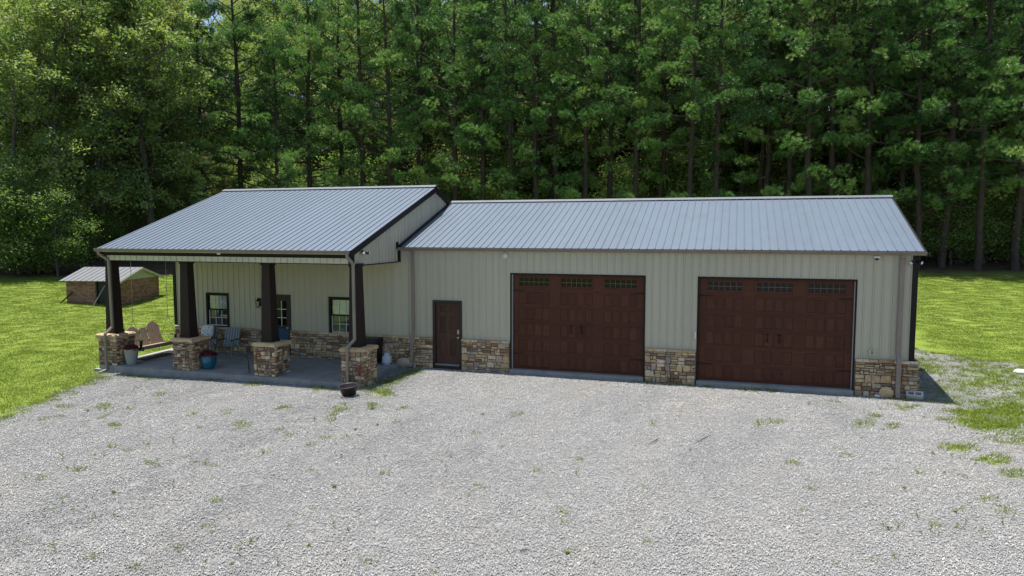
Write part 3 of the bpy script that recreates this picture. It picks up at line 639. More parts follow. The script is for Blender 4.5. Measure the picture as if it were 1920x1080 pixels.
# ------------------------------------------------------------------ doors and windows of the building
def ring(m, x0, x1, z0, z1, t, y0, y1, bottom=True):
    m.box(x0, x0+t, y0, y1, z0, z1); m.box(x1-t, x1, y0, y1, z0, z1); m.box(x0+t, x1-t, y0, y1, z1-t, z1)
    if bottom: m.box(x0+t, x1-t, y0, y1, z0, z0+t)
    return m
def raised(x0, x1, z0, z1, y, e=.022, d=.012):
    m = MB(); m.add([(x0, y, z0), (x1, y, z0), (x1, y, z1), (x0, y, z1), (x0+e, y+d, z0+e), (x1-e, y+d, z0+e), (x1-e, y+d, z1-e), (x0+e, y+d, z1-e)], [(0,1,5,4),(1,2,6,5),(2,3,7,6),(3,0,4,7),(4,5,6,7)]); return m
def garage_door(x0, x1, white_left):
    t = .045; yf = .085
    door = MB().box(x0+t, x1-t, yf+.014, yf+.06, 0, GH-.03).build('garage_door', M['door_wood'], house)
    fr = ring(MB(), x0, x1, -.02, GH, t, -.02, .12, False); fr.build('door_frame', M['trim'], door)
    ws = (x0+t-.002, x0+t+.03) if white_left else (x1-t-.022, x1-t+.004)
    MB().box(ws[0], ws[1], .01, .07, -.02, GH-.05).build('jamb_strip', M['pot_white'], door)
    a, b = x0+t, x1-t; Wd = b-a; sh = (GH-.03)/6
    mrg, gap = .20, .34; gw = (Wd-2*mrg-2*gap)/3
    xs = [a+mrg+k*(gw+gap) for k in range(3)]
    for row in range(6):
        z0 = row*sh; z1 = z0+sh; rail = MB(); rl = .062
        rail.box(a, b, yf, yf+.02, z0+.004, z0+rl); rail.box(a, b, yf, yf+.02, z1-rl, z1-.004)
        segs = [(a, xs[0])]+[(xs[k]+gw, xs[k+1]) for k in range(2)]+[(xs[2]+gw, b)]
        for p, q in segs: rail.box(p, q, yf, yf+.02, z0+rl, z1-rl)
        if row < 5:
            pw = gw/4
            for k in range(3):
                for j in range(1, 4): rail.box(xs[k]+j*pw-.018, xs[k]+j*pw+.018, yf, yf+.02, z0+rl, z1-rl)
        rail.build('section_frame', M['door_wood'], door)
        if row < 5:
            for k in range(3):
                for j in range(4):
                    p0 = xs[k]+j*pw+(.018 if j else 0); p1 = xs[k]+(j+1)*pw-(.018 if j < 3 else 0)
                    raised(p0+.004, p1-.004, z0+rl+.004, z1-rl-.004, yf+.013, .02, -.008).build('panel', M['door_wood_v'], door)
        else:
            for k in range(3):
                p0, p1 = xs[k]+.03, xs[k]+gw-.03; q0, q1 = z0+.135, z1-.12
                w = ring(MB(), p0-.05, p1+.05, q0-.05, q1+.05, .052, yf-.012, yf+.03).build('window', M['door_wood'], door)
                mu = MB(); nx_, nz_ = 6, 2; cw, ch = (p1-p0)/nx_, (q1-q0)/nz_
                for i in range(1, nx_): mu.box(p0+i*cw-.007, p0+i*cw+.007, yf-.004, yf+.01, q0, q1)
                mu.box(p0, p1, yf-.003, yf+.011, (q0+q1)/2-.009, (q0+q1)/2+.009); mu.build('muntin', M['muntin_brown'], door)
                for i in range(nx_):
                    for j in range(nz_): MB().box(p0+i*cw+.008, p0+(i+1)*cw-.008, yf+.004, yf+.02, q0+j*ch+.008, q0+(j+1)*ch-.008).build('pane', M['glass_dark'], door)
    for s_ in (-.16, .16):
        hm = MB(); cx = (a+b)/2+s_; zc = 2.62*sh
        hm.tube([(cx, yf-.005, zc-.10), (cx, yf-.05, zc-.08), (cx, yf-.05, zc+.08), (cx, yf-.005, zc+.10)], .014, 8); hm.box(cx-.03, cx+.03, yf-.008, yf+.002, zc-.13, zc-.07); hm.box(cx-.03, cx+.03, yf-.008, yf+.002, zc+.07, zc+.13)
        hm.build('handle', M['strap'], door)
    for zz in (5*sh, 1*sh):
        for s_ in (0, 1):
            hm = MB(); p = a+.01 if s_ == 0 else b-.01; q = p+(.40 if s_ == 0 else -.40); e = .03; zc = zz-.02
            hm.prism([(p, zc-e), (q, zc-.012), (q, zc+.012), (p, zc+e)], .008, lambda u, v, t_: (u, yf-.010+t_, v)); hm.build('strap_hinge', M['strap'], door)
    return door
garage_door(GD[0][0], GD[0][1], True); garage_door(GD[1][0], GD[1][1], False)

def window(x0, x1, z0, z1):
    w = ring(MB(), x0, x1, z0, z1, .075, -.045, .06).build('window', M['trim'], house)
    zm = (z0+z1)/2+.02; a, b = x0+.075, x1-.075
    for lo, hi, y, name in ((zm, z1-.075, .0, 'upper_sash'), (z0+.075, zm, .02, 'lower_sash')):
        s_ = ring(MB(), a, b, lo, hi, .03, y, y+.03); s_.build('sash', M['white'] if name[0] == 'l' else M['trim'], w)
        cw = (b-a-.06)/3; ch = (hi-lo-.06)/2; mu = MB()
        for i in (1, 2): mu.box(a+.03+i*cw-.009, a+.03+i*cw+.009, y+.004, y+.022, lo+.03, hi-.03)
        mu.box(a+.03, b-.03, y+.006, y+.020, lo+.03+ch-.009, lo+.03+ch+.009); mu.build('muntin', M['white'], w)
        for i in range(3):
            for j in range(2): MB().box(a+.03+i*cw, a+.03+(i+1)*cw-.001, y+.024, y+.027, lo+.03+j*ch, lo+.03+(j+1)*ch-.001).build('pane', M['glass' if name[0] == 'u' else 'glass_screen'], w)
    MB().box(a, b, -.02, .0, zm-.02, zm+.02).build('meeting_rail', M['trim'], w)
    MB().box(x0+.02, x1-.02, -.085, -.0, z0-.025, z0+.012).build('sill', M['white'], w)
    bl = MB(); z = z0+.1
    while z < z1-.08: bl.bar((a, .075, z), (b, .075, z), .032, .003, up=(0, -1, .35)); z += .036
    bl.build('blind', M['blind'], w)
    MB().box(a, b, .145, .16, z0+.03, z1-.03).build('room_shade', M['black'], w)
window(*W1); window(*W2)
# glazed entry door on the porch
ent = MB().box(ED[0]+.09, ED[1]-.09, .05, .10, -.02, ED[2]-.09).build('entry_door', M['blue_door'], house)
ring(MB(), ED[0], ED[1], -.03, ED[2], .10, -.03, .13, False).build('door_frame', M['trim_brown'], ent)
MB().box(ED[0]+.1, ED[1]-.1, -.02, .13, -.05, .0).build('threshold', M['steel'], ent)
a, b, z0, z1 = ED[0]+.22, ED[1]-.22, 1.0, 1.92
ring(MB(), ED[0]+.10, ED[1]-.10, .92, 2.03, .12, .035, .06).build('lite_frame', M['trim_brown'], ent)
mu = MB()
for i in range(1, 3): mu.box(a+(b-a)*i/3-.011, a+(b-a)*i/3+.011, .030, .045, z0, z1); mu.box(a, b, .031, .044, z0+(z1-z0)*i/3-.011, z0+(z1-z0)*i/3+.011)
mu.build('muntin', M['white'], ent)
for i in range(3):
    for j in range(3): MB().box(a+(b-a)*i/3, a+(b-a)*(i+1)/3-.001, .040, .049, z0+(z1-z0)*j/3, z0+(z1-z0)*(j+1)/3-.001).build('pane', M['glass_dark'], ent)
MB().lathe([(.0, 0), (.03, .0), (.03, .012), (.012, .02), (.012, .04), (.03, .05), (.03, .07), (0, .08)], 16).build('knob', M['steel'], ent, (ED[1]-.16, .05, .95)).rotation_euler = (R(90), 0, 0)
# side door
sd = MB().box(MD[0]+.085, MD[1]-.085, .062, .10, .02, MD[2]-.085).build('side_door', M['man_door'], house)
ring(MB(), MD[0], MD[1], -.04, MD[2], .09, -.05, .13, False).build('door_frame', M['trim_brown'], sd)
a, b = MD[0]+.085, MD[1]-.085; st = .13; pw = (b-a-3*st)/2
dr = MB(); zr = [(.02, .26), (.86, 1.02), (1.60, 1.72), (1.93, MD[2]-.085)]
for lo, hi in zr: dr.box(a, b, .05, .063, lo, hi)
for lo, hi in ((.26, .86), (1.02, 1.60), (1.72, 1.93)):
    for k in range(3): dr.box(a+k*(pw+st), a+k*(pw+st)+st, .05, .063, lo, hi)
    for k in range(2): raised(a+st+k*(pw+st)+.003, a+st+k*(pw+st)+pw-.003, lo+.003, hi-.003, .061, .03, -.007).build('panel', M['man_door'], sd)
dr.build('stile_frame', M['man_door'], sd)
MB().box(b-.10, b-.035, .03, .055, 1.02, 1.16).build('keypad', M['steel'], sd)
MB().lathe([(0, 0), (.032, 0), (.032, .012), (.013, .02), (.013, .04), (.03, .048), (.03, .07), (0, .08)], 16).build('knob', M['steel'], sd, (b-.065, .05, .90)).rotation_euler = (R(90), 0, 0)
MB().box(MD[0]+.09, MD[1]-.09, -.06, .12, -.03, .015).build('threshold', M['concrete'], sd)
MB().box(MD[0]+.04, MD[1]-.04, -.09, .1, -.20, -.032).build('step', M['trim_brown'], sd)

# fittings on the walls
def flood(loc, dirs, axis):
    m = MB().lathe([(0, -.02), (.05, -.02), (.05, .02), (0, .02)], 14).build('flood_light', M['iron'], house, loc); m.rotation_euler = (0, R(90), 0) if axis == 'x' else (R(90), 0, 0)
    inv = m.rotation_euler.to_matrix().inverted()
    for d in dirs:
        d = inv @ Vector(d).normalized(); q = d.to_track_quat('Z', 'Y').to_matrix()
        for nm, prof, mm in (('lamp_head', [(0, .03), (.012, .03), (.012, .09), (.04, .10), (.052, .19), (.048, .19), (.036, .12), (0, .12)], 'iron'), ('bulb', [(0, .215), (.028, .208), (.047, .188), (.03, .13), (0, .13)], 'white')):
            b_ = MB().lathe(prof, 16); b_.v = [tuple(q @ Vector(v)) for v in b_.v]; b_.build(nm, M[mm], m, smooth=True)
flood((-3.90, -2.46, 3.76), ((.75, -.9, -.25), (.9, .45, -.2)), 'x')
flood((11.30, -.06, 3.60), ((-.65, -.7, -.35), (.75, -.6, -.3)), 'y')
MB().lathe([(0, .05), (.05, .047), (.085, .03), (.09, 0), (.06, -.01), (0, -.01)], 24).build('round_light', M['white'], house, (-.21, -.03, 3.60), smooth=True).rotation_euler = (R(90), 0, 0)
dc = MB().box(-.07, .07, -.10, .0, .0, .05).build('dome_camera', M['white'], house, (10.38, -.025, 3.655))
MB().lathe([(0, -.06), (.03, -.052), (.05, -.02), (.055, 0)], 18).build('dome', M['glass_dark'], dc, (0, -.055, 0), smooth=True)
ob = MB().box(-.07, .07, -.05, .0, -.075, .075).build('outlet_box', M['beige'], house, (10.36, -.02, 1.07))
MB().box(-.035, .035, -.062, -.051, -.05, .05).build('outlet_cover', M['gutter'], ob)
MB().box(5.645, 5.69, -.07, -.022, 1.24, 1.44).build('door_sensor', M['white'], house)
MB().lathe([(0, -.05), (.05, -.045), (.06, -.02), (.06, 0)], 18).build('smoke_alarm', M['white'], house, (-8.56, -3.09, 3.70), smooth=True)
# porch lantern
la = MB().box(-.04, .04, -.03, .0, -.16, .12).build('wall_lantern', M['iron'], house, (-9.44, -.01, 1.86))
MB().tube([(0, -.02, .06), (0, -.08, .15), (0, -.13, .13)], .012, 6).build('arm', M['iron'], la)
MB().lathe([(0, .13), (.02, .12), (.035, .09), (.085, .04), (.085, .03), (0, .03)], 6, (0, -.13, 0)).build('roof', M['iron'], la)
MB().lathe([(.05, -.17), (.07, .03), (.066, .03), (.046, -.17)], 6, (0, -.13, 0)).build('pane', M['glass'], la)
cg = MB()
for k in range(6):
    t = k*math.pi/3; cg.bar((.05*math.cos(t), -.13+.05*math.sin(t), -.17), (.07*math.cos(t), -.13+.07*math.sin(t), .03), .012)
cg.lathe([(0, -.22), (.02, -.2), (.055, -.175), (.055, -.165), (0, -.165)], 6, (0, -.13, 0)).build('cage', M['iron'], la)

# ------------------------------------------------------------------ things on and round the porch
def planter(name, loc, prof, m, label, fr, fz, seed):
    o = empty(name, loc); tag(o, label, 'planter')
    MB().lathe(prof, 32).build('pot', m, o, smooth=True)
    MB().lathe([(0, fz-.03), (fr*.8, fz-.03)], 20).build('soil', M['soil'], o)
    r = np.random.default_rng(seed); n = 900; u = r.normal(size=(n, 3)); u /= np.linalg.norm(u, axis=1, keepdims=True); u[:, 2] = np.abs(u[:, 2])
    P = u*np.array([fr*1.15, fr*1.15, .17])*r.uniform(.75, 1.05, (n, 1))+np.array([0, 0, fz-.01])
    V = np.empty((n, 4, 3)); a = r.normal(size=(n, 3)); a /= np.linalg.norm(a, axis=1, keepdims=True); b = np.cross(a, r.normal(size=(n, 3))); b /= np.linalg.norm(b, axis=1, keepdims=True); s_ = .022
    V[:, 0] = P+a*s_; V[:, 1] = P+b*s_; V[:, 2] = P-a*s_; V[:, 3] = P-b*s_
    k = r.random(n) < .8
    T = np.arange(4*n).reshape(-1, 4)
    link('flowers', np_mesh('flowers', V.reshape(-1, 3), T[k], M['red_flower']), o); link('leaves', np_mesh('leaves', V.reshape(-1, 3), T[~k], M['pot_leaf']), o)
    return o
planter('white_planter', (-12.5, -2.78, -.08), [(0, 0), (.15, 0), (.16, .02), (.20, .30), (.225, .50), (.235, .52), (.225, .53), (.20, .50), (.15, .05)], M['pot_white'], 'tall white planter of red flowers beside the left corner pier', .2, .51, 3)
planter('blue_planter', (-9.50, -2.62, -.08), [(0, 0), (.15, 0), (.17, .02), (.235, .2), (.255, .34), (.245, .42), (.26, .45), (.25, .46), (.225, .42), (.15, .05)], M['pot_blue'], 'glazed blue pot of red flowers on the porch slab', .235, .43, 4)
# hanging swing at the left end of the porch
sw = empty('porch_swing', (-12.75, -1.62, .0)); tag(sw, 'wooden porch swing with two arched slat backs hung on chains', 'swing')
hl = .74
for k in range(5): MB().box(.26-.105*k-.05, .26-.105*k+.045, -hl, hl, .40-.012*k, .422-.012*k).build('seat_slat', M['swing'], sw)
MB().box(.29, .325, -hl-.02, hl+.02, .33, .43).build('front_rail', M['swing'], sw)
lean = lambda y, z, t: (-.22-(z-.36)*.32-t, y, z)
def arch(y0, w, n, ztop, dip):
    for k in range(n):
        a = y0-w/2+k*w/n+.009; b = a+w/n-.018; pts = []
        for i in range(5):
            yy = a+(b-a)*i/4; q = (yy-y0)/(w/2); pts.append((yy, ztop-dip*q*q))
        MB().prism([(a, .37), (b, .37)]+pts[::-1], .02, lean).build('back_slat', M['swing'], sw)
arch(-.46, .56, 5, 1.06, .16); arch(.46, .56, 5, 1.14, .16); arch(0, .30, 3, .98, .02)
for z in (.48, .80): MB().prism([(-hl, z), (hl, z), (hl, z+.07), (-hl, z+.07)], .025, lambda y, q, t: (-.245-(q-.36)*.32-t, y, q)).build('back_rail', M['swing_dark'], sw)
for s_ in (-1, 1):
    MB().box(-.32, .36, s_*(hl+.03)-.05, s_*(hl+.03)+.05, .655, .68).build('arm', M['swing'], sw)
    MB().bar((.26, s_*(hl+.03), .34), (.30, s_*(hl+.03), .655), .05, .08).build('arm_post', M['swing_dark'], sw)
    MB().box(-.28, .33, s_*(hl-.02)-.02, s_*(hl-.02)+.02, .30, .40).build('seat_bracket', M['swing_dark'], sw)
    ch = MB(); ch.tube([(-.30, s_*(hl+.03), .67), (-.02, s_*(hl+.03), 1.35), (-.02, s_*(hl+.03), 3.40)], .008, 5); ch.tube([(.32, s_*(hl+.03), .67), (-.02, s_*(hl+.03), 1.35)], .008, 5); ch.build('chain', M['chain'], sw)
# rubber mat on the slab by the lawn
mt = MB().box(-12.95, -12.25, -2.2, -.4, -.05, -.04).build('floor_mat', M['mat_rubber']); mt.rotation_euler = (R(1.0), 0, 0); mt.location = (-.25, 0, .015); tag(mt, 'dark ribbed rubber mat lying on the slab under the swing', 'mat')
rb = MB()
for k in range(16): rb.box(-12.95+.02+k*.043, -12.95+.034+k*.043, -2.19, -.41, -.041, -.034)
rb.build('ribs', M['mat_rubber'], mt)
# two folding chairs against the wall
def sling_chair(loc, rz, label, cloth):
    o = empty('folding_chair', loc, rz); tag(o, label, 'chair', 'folding chairs on the porch')
    for s_ in (-.27, .27):
        MB().tube([(s_, -.30, 0), (s_, -.26, .36), (s_, .12, .38), (s_*.96, .34, .98)], .013, 6).build('side_frame', M['chain'], o)
        MB().tube([(s_, .30, 0), (s_, .05, .37), (s_, -.26, .60)], .013, 6).build('leg', M['chain'], o)
        MB().box(s_-.03, s_+.03, -.30, .2, .60, .625).build('arm', M['black'], o)
    n = 9; m = MB(); pr = [(-.27, .40), (-.1, .375), (.06, .37), (.13, .41), (.2, .58), (.27, .78), (.335, .985)]
    m.add([(s_, y, z) for y, z in pr for s_ in (-.255, .255)]+[(s_, y+.012, z-.012) for y, z in pr for s_ in (-.255, .255)], [(2*i, 2*i+1, 2*i+3, 2*i+2) for i in range(6)]+[(14+2*i, 14+2*i+1, 14+2*i+3, 14+2*i+2) for i in range(6)]+[(2*i, 2*i+2, 16+2*i, 14+2*i) for i in range(6)]+[(2*i+1, 2*i+3, 17+2*i, 15+2*i) for i in range(6)])
    m.build('sling', M[cloth], o); return o
sling_chair((-10.25, -.75, -.045), R(8), 'folding chair with grey striped sling, right of the two', 'sling')
sling_chair((-11.22, -.72, -.045), R(14), 'folding chair holding a floral pillow, under the left window', 'sling')
pb = bmesh.new(); bmesh.ops.create_uvsphere(pb, u_segments=20, v_segments=14, radius=1)
for v in pb.verts:
    x, y, z = v.co; f = lambda t: math.copysign(abs(t)**.55, t); v.co = (f(x)*.23, y*.075, f(z)*.23)
pm = bpy.data.meshes.new('pillow'); pb.to_mesh(pm); pb.free(); pm.materials.append(M['pillow']); pm.polygons.foreach_set('use_smooth', [True]*len(pm.polygons))
pl = link('pillow', pm, None, (-11.26, -.60, .80), R(14)); pl.rotation_euler = (R(-18), 0, R(14)); tag(pl, 'black and white floral pillow propped on the left folding chair', 'pillow')
# black bin and gas bottle by the wall
bn = empty('storage_bin', (-4.78, -.42, -.04)); tag(bn, 'black plastic bin standing behind the right corner pier', 'bin')
bevel(MB().frustum(0, 0, 0, .80, .24, .22, .30, .27).build('body', M['black'], bn), .02)
bevel(MB().frustum(0, 0, .80, .87, .32, .29, .29, .26).build('lid', M['black'], bn), .02)
gt = empty('gas_bottle', (-4.22, -.42, -.035)); gt.scale = (1., 1., .84); tag(gt, 'white propane bottle standing on the slab by the wall', 'gas bottle')
MB().lathe([(0, .03), (.12, .03), (.152, .08), (.155, .12), (.155, .27), (.145, .32), (.09, .37), (0, .38)], 28).build('tank', M['propane'], gt, smooth=True)
MB().lathe([(.11, 0), (.115, .0), (.115, .07), (.11, .07)], 24).build('foot_ring', M['propane'], gt)
co_ = MB().lathe([(.088, .36), (.095, .36), (.095, .47), (.088, .47)], 20).build('collar', M['propane'], gt); MB().lathe([(0, .37), (.02, .37), (.02, .43), (.03, .435), (.03, .455), (0, .455)], 12).build('valve', M['steel'], gt)
# empty tub below the downspout
tb = empty('empty_tub', (*gp(655, 744)[:2], -.15)); tag(tb, 'empty dark brown tub tilted on the gravel below the downspout', 'tub'); tb.rotation_euler = (R(6), R(-3), 0)
MB().lathe([(0, 0), (.17, 0), (.19, .01), (.255, .24), (.275, .25), (.275, .275), (.25, .275), (.24, .25), (.18, .03), (0, .03)], 32).build('shell', M['tub'], tb, smooth=True)
for s_ in (-1, 1): MB().tube([(s_*.27, -.06, .26), (s_*.31, -.05, .25), (s_*.31, .05, .25), (s_*.27, .06, .26)], .012, 6).build('handle', M['tub'], tb)
# yard hydrant with a red head by the pier
hy = empty('yard_hydrant', (-3.62, -3.24, -.22)); tag(hy, 'thin red-headed yard hydrant standing against the right corner pier', 'hydrant')
MB().tube([(0, 0, 0), (0, 0, .42)], .022, 10).build('pipe', M['chain'], hy); MB().tube([(0, 0, .40), (0, 0, .62), (.0, -.015, .66)], [.032, .034, .026], 10).tube([(0, -.01, .52), (0, -.09, .50), (0, -.11, .44)], .018, 8).build('head', M['red_metal'], hy)
MB().tube([(0, .0, .64), (-.02, -.02, .74), (-.07, -.03, .60)], .01, 6).build('lever', M['red_metal'], hy)
# wire plant hook by the second pier
wh = MB().tube([(-7.76, -2.86, -.08), (-7.77, -2.86, .25), (-7.79, -2.86, .42), (-7.84, -2.86, .47), (-7.87, -2.86, .42)], .010, 6).tube([(-7.70, -2.86, -.075), (-7.74, -2.86, .12), (-7.77, -2.86, .25)], .009, 6).build('plant_stake', M['iron']); tag(wh, 'thin black wire stake beside the third porch pier', 'stake')
# concrete block and stones at the right corner
cb = empty('concrete_block', (*gp(1714, 748)[:2], -.13), R(-8)); tag(cb, 'pale concrete block with two holes at the right corner of the building', 'block')
m = MB(); X = [-.2, -.155, -.02, .02, .155, .2]; Yb = [-.1, -.06, .06, .1]
for i in range(5):
    for j in range(3):
        if j == 1 and i in (1, 3): continue
        m.box(X[i], X[i+1], Yb[j], Yb[j+1], 0, .19)
bo = m.build('shell', M['block'], cb); bo.rotation_euler = (R(28), 0, 0)
def rock(name, u, v, s, label, m_, seed):
    b = bmesh.new(); bmesh.ops.create_icosphere(b, subdivisions=2, radius=1); r = random.Random(seed)
    for q in b.verts: q.co = Vector((q.co.x*s*r.uniform(.93, 1.06), q.co.y*s*.7*r.uniform(.93, 1.06), q.co.z*s*.55*r.uniform(.93, 1.06)))
    me = bpy.data.meshes.new(name); b.to_mesh(me); b.free(); me.materials.append(m_); g = gp(u, v); return tag(link(name, me, None, (g[0], g[1], g[2]+s*.2)), label, 'rock')
rock('pale_rock', 1913, 700, .2, 'white rock at the edge of the lawn by the right side of the photo', M['white'], 1)
rock('pale_rock', 1645, 744, .09, 'small white stone on the ground right of the second garage door', M['white'], 2)
bs = rock('boulder', 1673, 733, .24, 'rounded tan boulder leaning on the stone base beside the right downspout', MST[0], 3); bs.scale = (.8, .3, 1.4); bs.location = (10.74, -.15, -.02)
bs2 = rock('boulder', 757, 690, .26, 'rounded grey boulder leaning on the stone base left of the side door', MST[4], 5); bs2.scale = (1.1, .5, 1.3); bs2.location = (-3.72, -.18, -.0)
def stick(u, v, u2, v2, label):
    a, b = gp(u, v), gp(u2, v2); m_ = (a+b)/2; pts = [a+(0, 0, .03), m_+np.array([.02, .03, .04]), b+(0, 0, .02)]
    tag(MB().tube([Vector(q) for q in pts], [.007, .010, .005], 6).build('fallen_stick', M['stick']), label, 'stick')
stick(1216, 836, 1236, 823, 'thin grey stick on the gravel in front of the first garage door')
stick(1303, 834, 1332, 817, 'longer stick lying on the gravel below the pier between the garage doors')
stick(322, 716, 338, 708, 'short brown stick on the gravel in front of the left porch piers')
stick(975, 1036, 993, 1036, 'short dark twig on the gravel near the bottom of the photo')

# ------------------------------------------------------------------ brick shed on the left lawn
SA = R(-166.5); ux = Vector((math.cos(SA), math.sin(SA), 0)); vx = Vector((-ux.y, ux.x, 0)); vx = vx if vx.y > 0 else -vx
sb = gp(226, 575); shed = empty('brick_shed', (float(sb[0]), float(sb[1]), 0)); tag(shed, 'small brick well house with grey metal gable roof on the left lawn', 'shed')
L, Dp, zb, ze_, zr_ = 2.85, 3.5, .25, 1.86, 2.40; hz = ze_-zb
S = lambda a, b, z: ux*a+vx*b+Vector((0, 0, z))
def sbox(a0, a1, b0, b1, z0, z1, mb=None):
    mb = mb or MB(); mb.add([S(a0,b0,z0),S(a1,b0,z0),S(a1,b1,z0),S(a0,b1,z0),S(a0,b0,z1),S(a1,b0,z1),S(a1,b1,z1),S(a0,b1,z1)], [(0,3,2,1),(4,5,6,7),(0,1,5,4),(1,2,6,5),(2,3,7,6),(3,0,4,7)]); return mb
m = MB(); sbox(1.3, L, 0, .1, zb, ze_, m); sbox(0, .32, 0, .1, zb, ze_, m); sbox(.32, 1.3, .25, .3, zb, ze_, m); sbox(0, .1, .1, Dp, zb, ze_, m); sbox(L-.1, L, .1, Dp, zb, ze_, m); sbox(.1, L-.1, Dp-.1, Dp, zb, ze_, m)
m.build('wall', M['brick_mortar'], shed)
m, nt, p = mat('shed_brick'); oi = N(nt, 'NewGeometry'); r = ramp(nt, oi.outputs['Random Per Island'], [(0, (.17, .08, .05)), (.5, (.25, .125, .08)), (1, (.32, .185, .125))]); nt.links.new(r.outputs[0], p.inputs['Base Color']); p.inputs['Roughness'].default_value = .9
M['brick'] = m; bm_ = MB(); nc = int(hz/.0765)
for c in range(nc):
    z0 = zb+c*.0765; off = .107 if c % 2 else 0
    for (lo, hi, kind) in ((0, .32, 'f'), (1.3, L, 'f'), (0, Dp, 'g')):
        a = lo-off
        while a < hi:
            q0, q1 = max(a+.006, lo), min(a+.208, hi)
            if q1-q0 > .03:
                if kind == 'f': sbox(q0, q1, -.012, .02, z0+.006, z0+.070, bm_)
                else: sbox(-.012, .02, q0, q1, z0+.006, z0+.070, bm_)
            a += .214
tag(bm_.build('bricks', M['brick'], shed), kind='stuff')
sbox(.34, 1.28, .12, .24, zb, ze_-.05).build('door', M['black'], shed)
def slab_q(name, p0, p1, p2, p3, t, mt_):
    mb = MB(); dn = Vector((0, 0, -t)); mb.add([p0, p1, p2, p3, p0+dn, p1+dn, p2+dn, p3+dn], [(0,1,2,3),(7,6,5,4),(0,4,5,1),(1,5,6,2),(2,6,7,3),(3,7,4,0)]); return mb.build(name, M[mt_], shed)
ov = .22; k_ = (zr_-ze_)/(Dp/2)
ro = slab_q('roof', S(-.18, -ov, ze_-k_*ov+.04), S(L+.22, -ov, ze_-k_*ov+.04), S(L+.22, Dp/2, zr_+.04), S(-.18, Dp/2, zr_+.04), .03, 'shed_roof')
slab_q('roof', S(-.18, Dp+ov, ze_-k_*ov+.04), S(L+.22, Dp+ov, ze_-k_*ov+.04), S(L+.22, Dp/2, zr_+.04), S(-.18, Dp/2, zr_+.04), .03, 'shed_roof')
a = -.16
while a < L+.22:
    mb = MB(); mb.bar(S(a, -ov, ze_-k_*ov+.05), S(a, Dp/2, zr_+.05), .03, .022); mb.build('roof_rib', M['shed_roof'], ro); a += .3
gm_ = MB(); g0 = S(.02, 0, ze_); gm_.add([S(-.03, -.02, ze_-.02), S(-.03, Dp+.02, ze_-.02), S(-.03, Dp/2, zr_-.02), S(.05, -.02, ze_-.02), S(.05, Dp+.02, ze_-.02), S(.05, Dp/2, zr_-.02)], [(0,1,2),(5,4,3),(0,3,4,1),(1,4,5,2),(2,5,3,0)]); gm_.build('gable_board', M['cream'], shed)
for b0, b1 in ((-ov, Dp/2), (Dp+ov, Dp/2)):
    mb = MB(); mb.bar(S(-.19, b0, ze_-k_*ov-.03), S(-.19, b1, zr_-.03), .04, .12); mb.build('barge_board', M['cream'], shed)
def lean_pole(a, b, hgt, mt_, label):
    p0, p1 = S(a, -.45, 0)+shed.location, S(b, -.03, hgt)+shed.location; p0.z = float(ter(p0.x, p0.y)); p1.z = zb+hgt
    tag(MB().tube([p0, p1], .03, 6).build('leaning_pole', mt_), label, 'pole')
lean_pole(1.15, .75, 1.35, M['chain'], 'grey pole leaning across the doorway of the brick shed')
lean_pole(2.9, 2.5, 1.0, M['trim'], 'dark rod leaning on the left brick wall of the shed')

# ------------------------------------------------------------------ trees
def tubes_np(paths, n=6):
    """many tapered tubes in one mesh: paths = [(points (m,3), radii (m,))]"""
    V = []; T = []; b = 0; ang = np.arange(n)*2*np.pi/n
    for P, r in paths:
        P = np.asarray(P, float); m_ = len(P); D = np.gradient(P, axis=0); D /= np.linalg.norm(D, axis=1, keepdims=True)+1e-9
        ref = np.array([1., 0, 0]) if abs(D[0, 0]) < .8 else np.array([0, 1., 0])
        A = ref-D*(D@ref)[:, None]; A /= np.linalg.norm(A, axis=1, keepdims=True); B = np.cross(D, A)
        V.append((P[:, None]+(A[:, None]*np.cos(ang)[None, :, None]+B[:, None]*np.sin(ang)[None, :, None])*np.asarray(r)[:, None, None]).reshape(-1, 3))
        i = np.arange(m_-1)[:, None]*n; k = np.arange(n)[None]
        T.append(np.stack([i+k, i+(k+1) % n, i+n+(k+1) % n, i+n+k], -1).reshape(-1, 4)+b); b += m_*n
    return np.concatenate(V), np.concatenate(T)
def wood_mesh(name, paths, material, n=6):
    V, T = tubes_np(paths, n); me = np_mesh(name, V, T, material); me.polygons.foreach_set('use_smooth', [True]*len(me.polygons)); return me
